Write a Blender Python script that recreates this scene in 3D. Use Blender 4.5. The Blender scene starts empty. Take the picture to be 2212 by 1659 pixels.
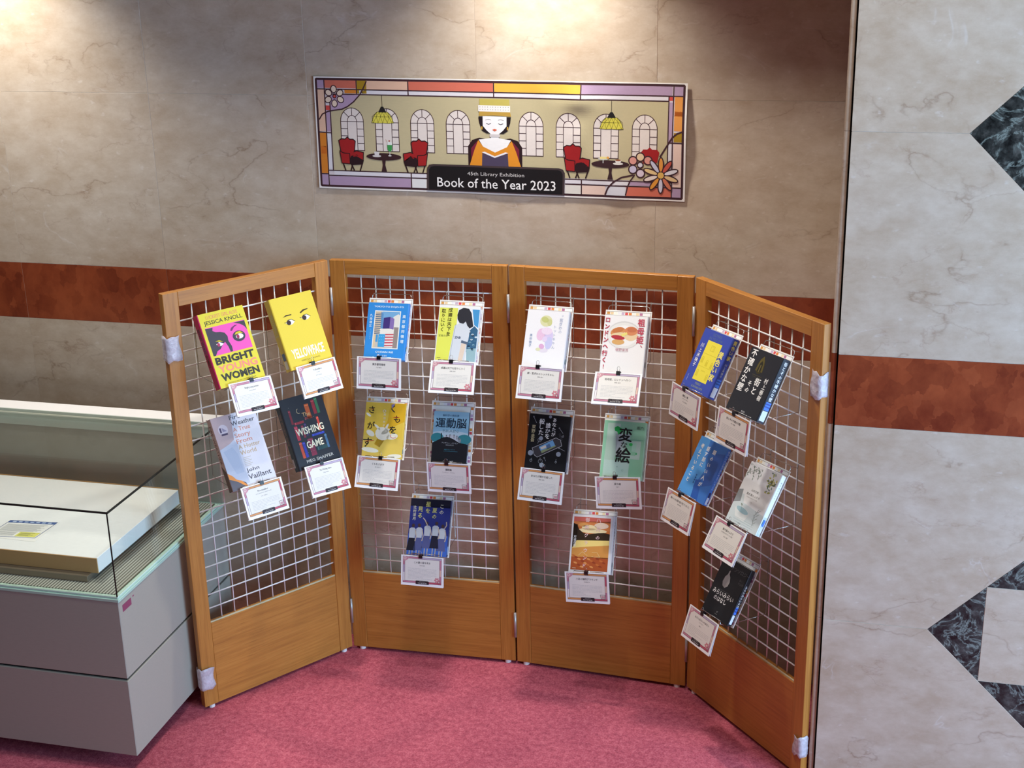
import bpy, bmesh, math, random
from mathutils import Matrix, Vector
random.seed(7)
SC = bpy.context.scene
COL = SC.collection

# ------------------------------------------------------------------ camera
F_PX = 3020.5
PITCH, YAW, ROLL = -0.33111, -0.253747, -0.021703
fwd = Vector((math.sin(YAW)*math.cos(PITCH), math.cos(YAW)*math.cos(PITCH), math.sin(PITCH)))
rgt = Vector((math.cos(YAW), -math.sin(YAW), 0))
upv = rgt.cross(fwd)
R_ = math.cos(ROLL)*rgt + math.sin(ROLL)*upv
U_ = -math.sin(ROLL)*rgt + math.cos(ROLL)*upv
cam = bpy.data.cameras.new('camera'); camo = bpy.data.objects.new('camera', cam); COL.objects.link(camo)
m3 = Matrix((R_, U_, -fwd)).transposed()
camo.matrix_world = Matrix.Translation((0, -4.2976, 2.5462)) @ m3.to_4x4()
cam.sensor_width = 36.0; cam.lens = 36.0*F_PX/2212.0
cam.clip_start = 0.05
SC.camera = camo

# ------------------------------------------------------------------ light
SC.view_settings.view_transform = 'Standard'
SC.view_settings.look = 'None'
SC.view_settings.exposure = 0.0
SC.view_settings.gamma = 1.0
SC.view_settings.use_curve_mapping = False
w = bpy.data.worlds.new('world'); SC.world = w; w.use_nodes = True
w.node_tree.nodes['Background'].inputs[0].default_value = (1.0, 0.93, 0.86, 1)
w.node_tree.nodes['Background'].inputs[1].default_value = 0.05

def lamp(name, kind, loc, energy, col, target=None, **kw):
    l = bpy.data.lights.new(name, kind); l.energy = energy; l.color = col
    for k, v in kw.items(): setattr(l, k, v)
    o = bpy.data.objects.new(name, l); COL.objects.link(o); o.location = loc
    if target is not None:
        o.rotation_euler = (Vector(target)-Vector(loc)).to_track_quat('-Z', 'Y').to_euler()
    return o
WARM = (1.0, 0.95, 0.86); DAY = (0.42, 0.69, 1.0); HALL = (1.0, 0.95, 0.88); FILL = (0.95, 0.97, 1.0)
for wx in (-0.98, -2.88):
    lamp('wall_washer_lamp', 'SPOT', (wx, -0.27, 2.72), 88, WARM, (wx, -0.25, 0), spot_size=math.radians(106), spot_blend=1.0, shadow_soft_size=0.05)
lamp('window_daylight', 'AREA', (3.3, -2.3, 1.5), 290, DAY, (0.0, -1.0, 0.9), shape='RECTANGLE', size=2.0, size_y=2.2)
lamp('hall_lamp', 'AREA', (-0.5, -1.9, 3.3), 20, HALL, (-0.6, -0.9, 0), shape='RECTANGLE', size=1.2, size_y=0.5)
for dx in (-2.55, -0.95):
    lamp('added_fill_spot', 'SPOT', (dx, -0.98, 3.3), 72, FILL, (dx, -0.95, 0), spot_size=math.radians(72), spot_blend=1.0, shadow_soft_size=0.06)  # fill spots added overhead to brighten the carpet and the case board

# ------------------------------------------------------------------ materials
def lin(c):
    return tuple((x/255/12.92 if x/255 <= 0.04045 else ((x/255+0.055)/1.055)**2.4) for x in c)
_mc = {}
def newmat(name):
    m = bpy.data.materials.new(name); m.use_nodes = True
    nt = m.node_tree; b = nt.nodes['Principled BSDF']
    return m, nt, b
def nd(nt, t, **kw):
    n = nt.nodes.new(t)
    for k, v in kw.items():
        if k in n.inputs.keys() if isinstance(k, str) else False: n.inputs[k].default_value = v
        else: setattr(n, k, v)
    return n
def plain(c, rough=0.5, metal=0.0, spec=0.5):
    key = (tuple(c), rough, metal, spec)
    if key in _mc: return _mc[key]
    m, nt, b = newmat('paint_%d_%d_%d' % tuple(c))
    # a faint tonal mottle keeps every paint procedural
    n = nd(nt, 'ShaderNodeTexNoise'); n.inputs['Scale'].default_value = 60; n.inputs['Detail'].default_value = 3
    mr = nd(nt, 'ShaderNodeMapRange'); mr.inputs['To Min'].default_value = 0.95; mr.inputs['To Max'].default_value = 1.05
    mx = nd(nt, 'ShaderNodeVectorMath', operation='SCALE'); mx.inputs[0].default_value = lin(c)
    nt.links.new(n.outputs[0], mr.inputs[0]); nt.links.new(mr.outputs[0], mx.inputs['Scale'])
    nt.links.new(mx.outputs[0], b.inputs['Base Color'])
    b.inputs['Roughness'].default_value = rough; b.inputs['Metallic'].default_value = metal
    b.inputs['Specular IOR Level'].default_value = spec
    _mc[key] = m; return m
def ramp(nt, fac, stops):
    r = nd(nt, 'ShaderNodeValToRGB'); e = r.color_ramp.elements
    while len(e) < len(stops): e.new(0.5)
    for el, (p, c) in zip(e, stops):
        el.position = p; el.color = (*lin(c), 1) if len(c) == 3 else c
    nt.links.new(fac, r.inputs[0]); return r
def mixc(nt, f, a, b, mode='MIX'):
    m = nd(nt, 'ShaderNodeMix', data_type='RGBA', blend_type=mode)
    for sock, v in ((m.inputs[0], f), (m.inputs[6], a), (m.inputs[7], b)):
        if isinstance(v, bpy.types.NodeSocket): nt.links.new(v, sock)
        elif isinstance(v, (int, float)): sock.default_value = v
        else: sock.default_value = (*lin(v), 1)
    return m.outputs[2]
def slabcoord(nt, sc=(1, 1, 1)):
    """world position with a jump from slab to slab, so veins break at the joints"""
    g = nd(nt, 'ShaderNodeNewGeometry'); oi = nd(nt, 'ShaderNodeObjectInfo')
    a = nd(nt, 'ShaderNodeVectorMath', operation='SCALE'); a.inputs[0].default_value = (17, 9, 23)
    nt.links.new(oi.outputs['Random'], a.inputs['Scale'])
    b = nd(nt, 'ShaderNodeVectorMath', operation='ADD'); nt.links.new(g.outputs['Position'], b.inputs[0]); nt.links.new(a.outputs[0], b.inputs[1])
    c = nd(nt, 'ShaderNodeVectorMath', operation='MULTIPLY'); c.inputs[1].default_value = sc; nt.links.new(b.outputs[0], c.inputs[0])
    return c.outputs[0]
def noise(nt, co, scale, detail=6, rough=0.6, dist=0.0):
    n = nd(nt, 'ShaderNodeTexNoise'); n.inputs['Scale'].default_value = scale; n.inputs['Detail'].default_value = detail
    n.inputs['Roughness'].default_value = rough; n.inputs['Distortion'].default_value = dist
    nt.links.new(co, n.inputs['Vector']); return n
def ridge(nt, fac, centre=0.5):
    s = nd(nt, 'ShaderNodeMath', operation='SUBTRACT'); s.inputs[1].default_value = centre; nt.links.new(fac, s.inputs[0])
    a = nd(nt, 'ShaderNodeMath', operation='ABSOLUTE'); nt.links.new(s.outputs[0], a.inputs[0]); return a.outputs[0]

def beige_marble():
    m, nt, b = newmat('beige_marble')
    co = slabcoord(nt, (1, 1, 1.7))
    base = ramp(nt, noise(nt, co, 2.4, 6, 0.62).outputs[0], [(0.30, (186, 165, 141)), (0.5, (200, 183, 162)), (0.70, (209, 195, 178))])
    def vein(scale, det, rough, dist, wd, amt, lo, hi, col, src):
        v = ramp(nt, ridge(nt, noise(nt, co, scale, det, rough, dist).outputs[0]), [(0.0, (1, 1, 1, 1)), (wd, (.2, .2, .2, 1)), (wd*2.5, (0, 0, 0, 1))])
        mk = ramp(nt, noise(nt, co, scale*0.9+3.1, 2).outputs[0], [(lo, (0, 0, 0, 1)), (hi, (1, 1, 1, 1))])
        mm = nd(nt, 'ShaderNodeMath', operation='MULTIPLY'); nt.links.new(v.outputs[0], mm.inputs[0]); nt.links.new(mk.outputs[0], mm.inputs[1])
        m2 = nd(nt, 'ShaderNodeMath', operation='MULTIPLY'); m2.inputs[1].default_value = amt; nt.links.new(mm.outputs[0], m2.inputs[0])
        return mixc(nt, m2.outputs[0], src, col)
    c1 = vein(1.7, 7, 0.50, 0.25, 0.0045, 0.75, 0.44, 0.60, (134, 104, 80), base.outputs[0])
    c1 = vein(3.4, 6, 0.55, 0.2, 0.006, 0.5, 0.46, 0.62, (150, 116, 96), c1)
    c1 = vein(2.3, 4, 0.5, 1.2, 0.006, 0.55, 0.56, 0.66, (230, 226, 222), c1)
    sp = ramp(nt, noise(nt, co, 34, 3, 0.5).outputs[0], [(0.66, (0, 0, 0, 1)), (0.76, (.6, .6, .6, 1))])
    c2 = mixc(nt, sp.outputs[0], c1, (228, 220, 212))
    cl = ramp(nt, noise(nt, co, 11, 7, 0.72).outputs[0], [(0.34, (174, 149, 125)), (0.66, (216, 202, 186))])
    c3 = mixc(nt, 0.42, c2, cl.outputs[0])
    nt.links.new(c3, b.inputs['Base Color']); b.inputs['Roughness'].default_value = 0.32
    return m
def red_marble():
    m, nt, b = newmat('red_marble')
    co = slabcoord(nt, (1, 1, 0.8))
    vo = nd(nt, 'ShaderNodeTexVoronoi'); vo.inputs['Scale'].default_value = 22; vo.inputs['Randomness'].default_value = 1
    nz = noise(nt, co, 7, 5, 0.65)
    ad = nd(nt, 'ShaderNodeVectorMath', operation='MULTIPLY_ADD'); ad.inputs[1].default_value = (.12, .12, .12)
    nt.links.new(nz.outputs['Color'], ad.inputs[0]); nt.links.new(co, ad.inputs[2]); nt.links.new(ad.outputs[0], vo.inputs['Vector'])
    sx = nd(nt, 'ShaderNodeSeparateColor'); nt.links.new(vo.outputs['Color'], sx.inputs[0])
    c = ramp(nt, sx.outputs[0], [(0.0, (112, 44, 24)), (0.45, (146, 66, 36)), (1.0, (164, 82, 48))])
    c2 = ramp(nt, noise(nt, co, 5, 7, 0.7).outputs[0], [(0.35, (106, 40, 22)), (0.62, (170, 86, 50))])
    nt.links.new(mixc(nt, 0.5, c.outputs[0], c2.outputs[0]), b.inputs['Base Color']); b.inputs['Roughness'].default_value = 0.3
    return m
def dark_marble():
    m, nt, b = newmat('dark_green_marble')
    co = slabcoord(nt, (1, 1, 1))
    base = ramp(nt, noise(nt, co, 26, 6, 0.7).outputs[0], [(0.38, (18, 20, 20)), (0.52, (50, 52, 50)), (0.7, (88, 88, 84))])
    v = ramp(nt, ridge(nt, noise(nt, co, 11, 7, 0.62, 0.8).outputs[0]), [(0.0, (1, 1, 1, 1)), (0.012, (.3, .3, .3, 1)), (0.035, (0, 0, 0, 1))])
    nt.links.new(mixc(nt, v.outputs[0], base.outputs[0], (134, 144, 138)), b.inputs['Base Color']); b.inputs['Roughness'].default_value = 0.28
    return m
def wood(along):
    m, nt, b = newmat('honey_oak_'+along)
    tc = nd(nt, 'ShaderNodeTexCoord'); oi = nd(nt, 'ShaderNodeObjectInfo')
    mp = nd(nt, 'ShaderNodeMapping')
    mp.inputs['Scale'].default_value = (120, 120, 5.0) if along == 'z' else (5.0, 120, 120)
    nt.links.new(tc.outputs['Object'], mp.inputs[0])
    ad = nd(nt, 'ShaderNodeVectorMath', operation='ADD'); sc = nd(nt, 'ShaderNodeVectorMath', operation='SCALE'); sc.inputs[0].default_value = (31, 17, 43)
    nt.links.new(oi.outputs['Random'], sc.inputs['Scale']); nt.links.new(mp.outputs[0], ad.inputs[0]); nt.links.new(sc.outputs[0], ad.inputs[1])
    g = ramp(nt, noise(nt, ad.outputs[0], 1.0, 5, 0.55, 0.3).outputs[0], [(0.25, (166, 106, 44)), (0.5, (184, 121, 51)), (0.75, (195, 132, 60))])
    d = ramp(nt, noise(nt, ad.outputs[0], 3.2, 3, 0.5).outputs[0], [(0.62, (0, 0, 0, 1)), (0.74, (.5, .5, .5, 1))])
    c = mixc(nt, d.outputs[0], g.outputs[0], (130, 76, 28))
    nt.links.new(c, b.inputs['Base Color']); b.inputs['Roughness'].default_value = 0.42
    return m
def carpet():
    m, nt, b = newmat('rose_carpet')
    g = nd(nt, 'ShaderNodeNewGeometry'); co = g.outputs['Position']
    c1 = ramp(nt, noise(nt, co, 170, 3, 0.75).outputs[0], [(0.30, (104, 34, 50)), (0.47, (186, 86, 104)), (0.66, (230, 138, 150))])
    c2 = ramp(nt, noise(nt, co, 55, 4, 0.7).outputs[0], [(0.34, (112, 38, 56)), (0.5, (188, 88, 104)), (0.64, (226, 128, 140))])
    c4 = ramp(nt, noise(nt, co, 6, 3, 0.6).outputs[0], [(0.3, (166, 72, 90)), (0.7, (208, 104, 118))])
    nt.links.new(mixc(nt, 0.3, mixc(nt, 0.5, c1.outputs[0], c2.outputs[0]), c4.outputs[0]), b.inputs['Base Color'])
    b.inputs['Roughness'].default_value = 0.95; b.inputs['Specular IOR Level'].default_value = 0.1
    bp = nd(nt, 'ShaderNodeBump'); bp.inputs['Strength'].default_value = 0.5; bp.inputs['Distance'].default_value = 0.004
    nt.links.new(noise(nt, co, 260, 3, 0.7).outputs[0], bp.inputs['Height']); nt.links.new(bp.outputs[0], b.inputs['Normal'])
    return m
def glass():
    m, nt, b = newmat('case_glass'); nt.nodes.remove(b)
    out = nt.nodes['Material Output']
    t = nd(nt, 'ShaderNodeBsdfTransparent'); t.inputs[0].default_value = (0.972, 0.99, 0.98, 1)
    gl = nd(nt, 'ShaderNodeBsdfGlossy'); gl.inputs['Roughness'].default_value = 0.02
    lw = nd(nt, 'ShaderNodeLayerWeight'); lw.inputs[0].default_value = 0.5
    pw = nd(nt, 'ShaderNodeMath', operation='POWER'); pw.inputs[1].default_value = 4.0; nt.links.new(lw.outputs['Facing'], pw.inputs[0])
    fr = nd(nt, 'ShaderNodeMapRange'); fr.inputs['To Min'].default_value = 0.02; fr.inputs['To Max'].default_value = 0.6; nt.links.new(pw.outputs[0], fr.inputs[0])
    mx = nd(nt, 'ShaderNodeMixShader'); nt.links.new(fr.outputs[0], mx.inputs[0]); nt.links.new(t.outputs[0], mx.inputs[1]); nt.links.new(gl.outputs[0], mx.inputs[2])
    nt.links.new(mx.outputs[0], out.inputs[0]); return m
def wrap():
    m, nt, b = newmat('clear_plastic_wrap')
    out = nt.nodes['Material Output']
    b.inputs['Base Color'].default_value = (*lin((226, 218, 226)), 1); b.inputs['Roughness'].default_value = 0.25
    co = nd(nt, 'ShaderNodeTexCoord').outputs['Object']
    n = noise(nt, co, 60, 4, 0.6)
    bp = nd(nt, 'ShaderNodeBump'); bp.inputs['Strength'].default_value = 0.8; bp.inputs['Distance'].default_value = 0.004
    nt.links.new(n.outputs[0], bp.inputs['Height']); nt.links.new(bp.outputs[0], b.inputs['Normal'])
    t = nd(nt, 'ShaderNodeBsdfTransparent'); mx = nd(nt, 'ShaderNodeMixShader')
    r = ramp(nt, n.outputs[0], [(0.3, (.45, .45, .45, 1)), (0.7, (.9, .9, .9, 1))])
    nt.links.new(r.outputs[0], mx.inputs[0]); nt.links.new(t.outputs[0], mx.inputs[1]); nt.links.new(b.outputs[0], mx.inputs[2])
    nt.links.new(mx.outputs[0], out.inputs[0]); return m
def stripes():
    m, nt, b = newmat('ribbed_case_floor')
    g = nd(nt, 'ShaderNodeNewGeometry'); wv = nd(nt, 'ShaderNodeTexWave'); wv.bands_direction = 'X'; wv.inputs['Scale'].default_value = 30
    nt.links.new(g.outputs['Position'], wv.inputs['Vector'])
    r = ramp(nt, wv.outputs['Fac'], [(0.35, (92, 92, 84)), (0.6, (172, 172, 160))])
    nt.links.new(r.outputs[0], b.inputs['Base Color']); b.inputs['Roughness'].default_value = 0.7; return m

M_BEIGE = beige_marble(); M_RED = red_marble(); M_DARK = dark_marble()
M_WOODZ = wood('z'); M_WOODX = wood('x'); M_CARPET = carpet(); M_GLASS = glass(); M_WRAP = wrap(); M_STRIPE = stripes()
M_WIRE = plain((240, 238, 236), 0.3); M_CHROME = plain((190, 188, 186), 0.22, 1.0); M_STEEL = plain((190, 186, 184), 0.38, 0.6)
M_BODY = plain((164, 159, 147), 0.55); M_GREENEDGE = plain((176, 206, 190), 0.3); M_DARKEDGE = plain((26, 36, 34), 0.25)
M_WHITE = plain((240, 238, 236), 0.5); M_PAPER = plain((238, 234, 228), 0.7); M_BLACK = plain((22, 20, 22), 0.35)
M_GROUT = plain((216, 206, 194), 0.8); M_DARKGAP = plain((40, 38, 36), 0.8)

# ------------------------------------------------------------------ mesh helpers
class MB:
    def __init__(s): s.v = []; s.f = []; s.smooth = []
    def add(s, vs, fs, smooth=False):
        o = len(s.v); s.v += [tuple(p) for p in vs]
        for f in fs: s.f.append(tuple(o+i for i in f)); s.smooth.append(smooth)
        return s
    def box(s, x0, x1, y0, y1, z0, z1):
        vs = [(x, y, z) for z in (z0, z1) for y in (y0, y1) for x in (x0, x1)]
        return s.add(vs, [(0, 2, 3, 1), (4, 5, 7, 6), (0, 1, 5, 4), (2, 6, 7, 3), (0, 4, 6, 2), (1, 3, 7, 5)])
    def prism(s, pts, y0, y1):
        """polygon in xz (counter-clockwise seen from -y) extruded along y"""
        n = len(pts)
        vs = [(p[0], y0, p[1]) for p in pts] + [(p[0], y1, p[1]) for p in pts]
        fs = [tuple(range(n)), tuple(range(2*n-1, n-1, -1))] + [((i+1) % n, i, n+i, n+(i+1) % n) for i in range(n)]
        return s.add(vs, fs)
    def prismz(s, pts, z0, z1, smooth=False):
        n = len(pts)
        vs = [(p[0], p[1], z0) for p in pts] + [(p[0], p[1], z1) for p in pts]
        s.add(vs, [tuple(range(n-1, -1, -1)), tuple(range(n, 2*n))])
        return s.add(vs, [(i, (i+1) % n, n+(i+1) % n, n+i) for i in range(n)], smooth)
    def tube(s, pts, r, seg=6, closed=False):
        P = [Vector(p) for p in pts]; n = len(P); rings = []
        prev = None
        for i in range(n):
            a = P[(i-1) % n] if (closed or i > 0) else P[i]
            b = P[(i+1) % n] if (closed or i < n-1) else P[i]
            t = (b-a).normalized()
            if prev is None:
                ref = Vector((0, 0, 1)) if abs(t.z) < 0.9 else Vector((1, 0, 0))
                u = t.cross(ref).normalized()
            else:
                u = (prev-t*prev.dot(t)).normalized()
            prev = u; v = t.cross(u)
            rings.append([P[i]+(u*math.cos(2*math.pi*k/seg)+v*math.sin(2*math.pi*k/seg))*r for k in range(seg)])
        vs = [p for rg in rings for p in rg]; fs = []
        for i in range(n if closed else n-1):
            j = (i+1) % n
            for k in range(seg):
                fs.append((i*seg+k, i*seg+(k+1) % seg, j*seg+(k+1) % seg, j*seg+k))
        if not closed:
            fs.append(tuple(range(seg-1, -1, -1))); fs.append(tuple((n-1)*seg+k for k in range(seg)))
        return s.add(vs, fs, True)
    def mesh(s, name, mat, bevel=0.0, seg=1):
        me = bpy.data.meshes.new(name); me.from_pydata(s.v, [], s.f)
        me.polygons.foreach_set('use_smooth', s.smooth)
        if bevel:
            bm = bmesh.new(); bm.from_mesh(me)
            bmesh.ops.bevel(bm, geom=bm.edges[:], offset=bevel, segments=seg, affect='EDGES', profile=0.5)
            bm.to_mesh(me); bm.free()
        me.materials.append(mat); me.update(); return me
    def build(s, name, mat, parent=None, matrix=None, bevel=0.0, seg=1):
        return link(name, s.mesh(name, mat, bevel, seg), parent, matrix)
def link(name, me, parent=None, matrix=None):
    o = bpy.data.objects.new(name, me); COL.objects.link(o)
    if parent is not None: o.parent = parent
    if matrix is not None: o.matrix_local = matrix
    return o
def tag(o, label=None, cat=None, group=None, kind=None):
    if label: o['label'] = label
    if cat: o['category'] = cat
    if group: o['group'] = group
    if kind: o['kind'] = kind
    return o
def thing(name, label, cat, matrix, group=None):
    o = bpy.data.objects.new(name, None); COL.objects.link(o); o.empty_display_size = 0.05
    o.matrix_world = matrix
    return tag(o, label, cat, group)
T = Matrix.Translation

# ------------------------------------------------------------------ flat print
_tc = {}
def text_mesh(s, bold=0.0, shear=0.0, res=2):
    k = (s, bold, shear, res)
    if k in _tc: return _tc[k]
    c = bpy.data.curves.new('lettering', 'FONT'); c.body = s; c.resolution_u = res; c.offset = bold; c.shear = shear
    o = bpy.data.objects.new('lettering', c)
    me = bpy.data.meshes.new_from_object(o)
    vs = [(v.co.x, v.co.y) for v in me.vertices]; fs = [tuple(p.vertices) for p in me.polygons]
    bpy.data.objects.remove(o); bpy.data.curves.remove(c); bpy.data.meshes.remove(me)
    _tc[k] = (vs, fs); return vs, fs
def bbox(vs):
    xs = [v[0] for v in vs]; ys = [v[1] for v in vs]; return min(xs), max(xs), min(ys), max(ys)
_kb = bbox(text_mesh('国')[0]); KEM = max(_kb[1]-_kb[0], _kb[3]-_kb[2])
class Art:
    """flat print in millimetres, y downwards; layers lie a hair above one another"""
    def __init__(s, step=0.00012): s.v = []; s.f = []; s.c = []; s.cols = []; s.step = step; s.rough = 0.5
    def _ci(s, col):
        col = tuple(col)
        if col not in s.cols: s.cols.append(col)
        return s.cols.index(col)
    def faces(s, vs, fs, col, layer):
        o = len(s.v); s.v += [(x, y, layer) for x, y in vs]; ci = s._ci(col)
        for f in fs: s.f.append(tuple(o+i for i in f)); s.c.append(ci)
    def poly(s, pts, col, layer=1): s.faces(pts, [tuple(range(len(pts)))], col, layer)
    def rect(s, x0, y0, x1, y1, col, layer=1): s.poly([(x0, y0), (x0, y1), (x1, y1), (x1, y0)], col, layer)
    def disc(s, cx, cy, rx, ry, col, layer=1, n=20, rot=0.0, a0=0.0, a1=2*math.pi):
        full = abs(a1-a0) > 6.28
        ps = []
        for i in range(n if full else n+1):
            a = a0+(a1-a0)*i/n; x, y = rx*math.cos(a), ry*math.sin(a)
            ps.append((cx+x*math.cos(rot)-y*math.sin(rot), cy+x*math.sin(rot)+y*math.cos(rot)))
        s.poly(ps, col, layer)
    def line(s, pts, wd, col, layer=1, closed=False):
        P = [Vector(p) for p in pts]; n = len(P); L = []; Rr = []
        for i in range(n):
            a = P[(i-1) % n] if (closed or i > 0) else P[i]; b = P[(i+1) % n] if (closed or i < n-1) else P[i]
            d1 = (P[i]-a); d2 = (b-P[i])
            d1 = d1.normalized() if d1.length > 1e-9 else d2.normalized(); d2 = d2.normalized() if d2.length > 1e-9 else d1
            t = (d1+d2); t = t.normalized() if t.length > 1e-6 else d1
            nn = Vector((-t.y, t.x)); k = wd/2/max(0.45, nn.dot(Vector((-d1.y, d1.x))))
            L.append(P[i]+nn*k); Rr.append(P[i]-nn*k)
        vs = [tuple(p) for p in L]+[tuple(p) for p in Rr]; fs = []
        for i in range(n if closed else n-1):
            j = (i+1) % n; fs.append((i, j, n+j, n+i))
        s.faces(vs, fs, col, layer)
    def ring(s, cx, cy, rx, ry, wd, col, layer=1, n=24, a0=0.0, a1=2*math.pi):
        full = abs(a1-a0) > 6.28
        s.line([(cx+rx*math.cos(a0+(a1-a0)*i/n), cy+ry*math.sin(a0+(a1-a0)*i/n)) for i in range(n if full else n+1)], wd, col, layer, full)
    @staticmethod
    def heavy(st, bold):
        """kanji keep their outline; their weight comes from shifted overprints"""
        return 0.0 if any(ord(ch) > 0x2000 for ch in st) else bold
    def over(s, vs, fs, col, layer, d):
        if d <= 0: s.faces(vs, fs, col, layer); return
        for k, (ox, oy) in enumerate(((-d, -d), (d, -d), (-d, d), (d, d))):
            s.faces([(x+ox, y+oy) for x, y in vs], fs, col, layer+0.15*k)
    def text(s, st, x0, y0, x1, y1, col, layer=2, bold=0.0, shear=0.0, rot=0.0, res=2):
        hb = s.heavy(st, bold); dd = (bold-hb)*(y1-y0)*0.9; bold = hb
        vs, fs = text_mesh(st, bold, shear, res); a, b, c, d = bbox(vs)
        out = []
        cx, cy = (x0+x1)/2, (y0+y1)/2
        for x, y in vs:
            X = x0+(x-a)/(b-a)*(x1-x0); Y = y1-(y-c)/(d-c)*(y1-y0)
            if rot:
                dx, dy = X-cx, Y-cy; X = cx+dx*math.cos(rot)-dy*math.sin(rot); Y = cy+dx*math.sin(rot)+dy*math.cos(rot)
            out.append((X, Y))
        s.over(out, fs, col, layer, dd)
    def line_text(s, st, cx, cy, size, col, layer=2, bold=0.0, align=0.5, res=1, sx=1.0):
        """one line at a given capital size, centred (align .5) on cx"""
        hb = s.heavy(st, bold); vs, fs = text_mesh(st, hb, 0.0, res); a, b, c, d = bbox(vs); k = size/KEM
        wd = (b-a)*k*sx; x0 = cx-wd*align
        s.over([(x0+(x-a)*k*sx, cy-(y-(c+d)/2)*k) for x, y in vs], fs, col, layer, (bold-hb)*size*0.9)
    def vtext(s, st, cx, y0, size, col, layer=2, bold=0.0, pitch=None, sx=1.0, res=1):
        """vertical writing, characters of a given em size stacked downwards from y0"""
        pitch = pitch or size*1.06; k = size*0.92/KEM; y = y0
        for ch in st:
            if ch == ' ': y += pitch*0.5; continue
            vs, fs = text_mesh(ch, 0.0, 0.0, res); a, b, c, d = bbox(vs); mx, my = (a+b)/2, (c+d)/2; dd = bold*size*0.9
            if ch in 'ー-':
                s.faces([(cx-(yy-my)*k*sx, y+size/2+(xx-mx)*k) for xx, yy in vs], [f[::-1] for f in fs], col, layer)
            elif ch in '、。':
                s.faces([(cx+size*0.25+(xx-mx)*k*sx, y+size*0.2-(yy-my)*k) for xx, yy in vs], fs, col, layer)
            else:
                s.over([(cx+(xx-mx)*k*sx, y+size/2-(yy-my)*k) for xx, yy in vs], fs, col, layer, dd)
            y += pitch
    def build(s, name, fn, parent, matrix=None, rough=None, cuts=None, kind='stuff'):
        """fn maps (x, y, lift) to parent-local space"""
        me = bpy.data.meshes.new(name)
        me.from_pydata([(x, y, l) for x, y, l in s.v], [], s.f)
        me.polygons.foreach_set('material_index', s.c)
        for c in s.cols: me.materials.append(plain(c, s.rough if rough is None else rough))
        bm = bmesh.new(); bm.from_mesh(me)
        if cuts:
            for co, no in cuts:
                bmesh.ops.bisect_plane(bm, geom=bm.verts[:]+bm.edges[:]+bm.faces[:], plane_co=co, plane_no=no)
        for v in bm.verts:
            v.co = fn(v.co.x, v.co.y, v.co.z*s.step)
        bm.normal_update()
        bm.to_mesh(me); bm.free(); me.update()
        o = link(name, me, parent, matrix)
        if kind: o['kind'] = kind
        return o

# ================================================================== the setting
WX = [-0.067-0.571*k for k in range(0, 8)]           # vertical joints of the back wall
ZR = [0.0, 0.555, 1.159, 1.365, 1.970, 2.575, 2.80]   # courses
J = 0.0005
fl = MB().box(-5.2, 3.4, -6.2, 0.10, -0.06, 0.0).build('floor', M_CARPET); tag(fl, 'rose red mottled carpet floor', None, None, 'structure')
wb = MB().box(WX[-1], -0.03, 0.0012, 0.10, 0.0, 2.80).build('wall_back', M_GROUT); tag(wb, 'beige marble slab wall with a red stone band', None, None, 'structure')
_sm = {}
for i in range(len(WX)-1):
    for j in range(len(ZR)-1):
        wd = WX[i]-WX[i+1]; hz = ZR[j+1]-ZR[j]; red = (j == 2)
        k = (round(hz, 3), red)
        if k not in _sm:
            _sm[k] = MB().box(J, wd-J, -0.0019, 0.0, J, hz-J).mesh('marble_slab', M_RED if red else M_BEIGE, 0.0003)
        link('red_marble_slab' if red else 'marble_slab', _sm[k], wb, T((WX[i+1], 0.0020, ZR[j])))
# right wall: a pier that stands forward, faced with slabs, dark diamonds let in
PX, PY = -0.047, -0.5647
wr = MB().box(PX+0.002, 2.6, PY+0.0012, 0.10, 0.0, 2.80).build('wall_right', M_GROUT); tag(wr, 'pale marble pier face with red band and dark diamond inlays', None, None, 'structure')
def slab(pts, mat, name='marble_slab', y0=PY, th=0.0019):
    cx = sum(p[0] for p in pts)/len(pts); cz = sum(p[1] for p in pts)/len(pts)
    # shrink towards the inside by the joint
    n = len(pts); q = []
    for i in range(n):
        a, b, c = Vector(pts[i-1]), Vector(pts[i]), Vector(pts[(i+1) % n])
        d1 = (b-a).normalized(); d2 = (c-b).normalized()
        n1 = Vector((-d1.y, d1.x)); n2 = Vector((-d2.y, d2.x)); m = n1+n2; m = m/max(0.3, m.length_squared)*2*J
        q.append(b+m-Vector((cx, cz)))
    return MB().prism([tuple(p) for p in q], 0, th).build(name, mat, wr, T((cx, y0, cz)), bevel=0.0003)
XR = [PX, 0.545+0.598, 2.6]
DX, DH = 0.545, 0.30
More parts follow.
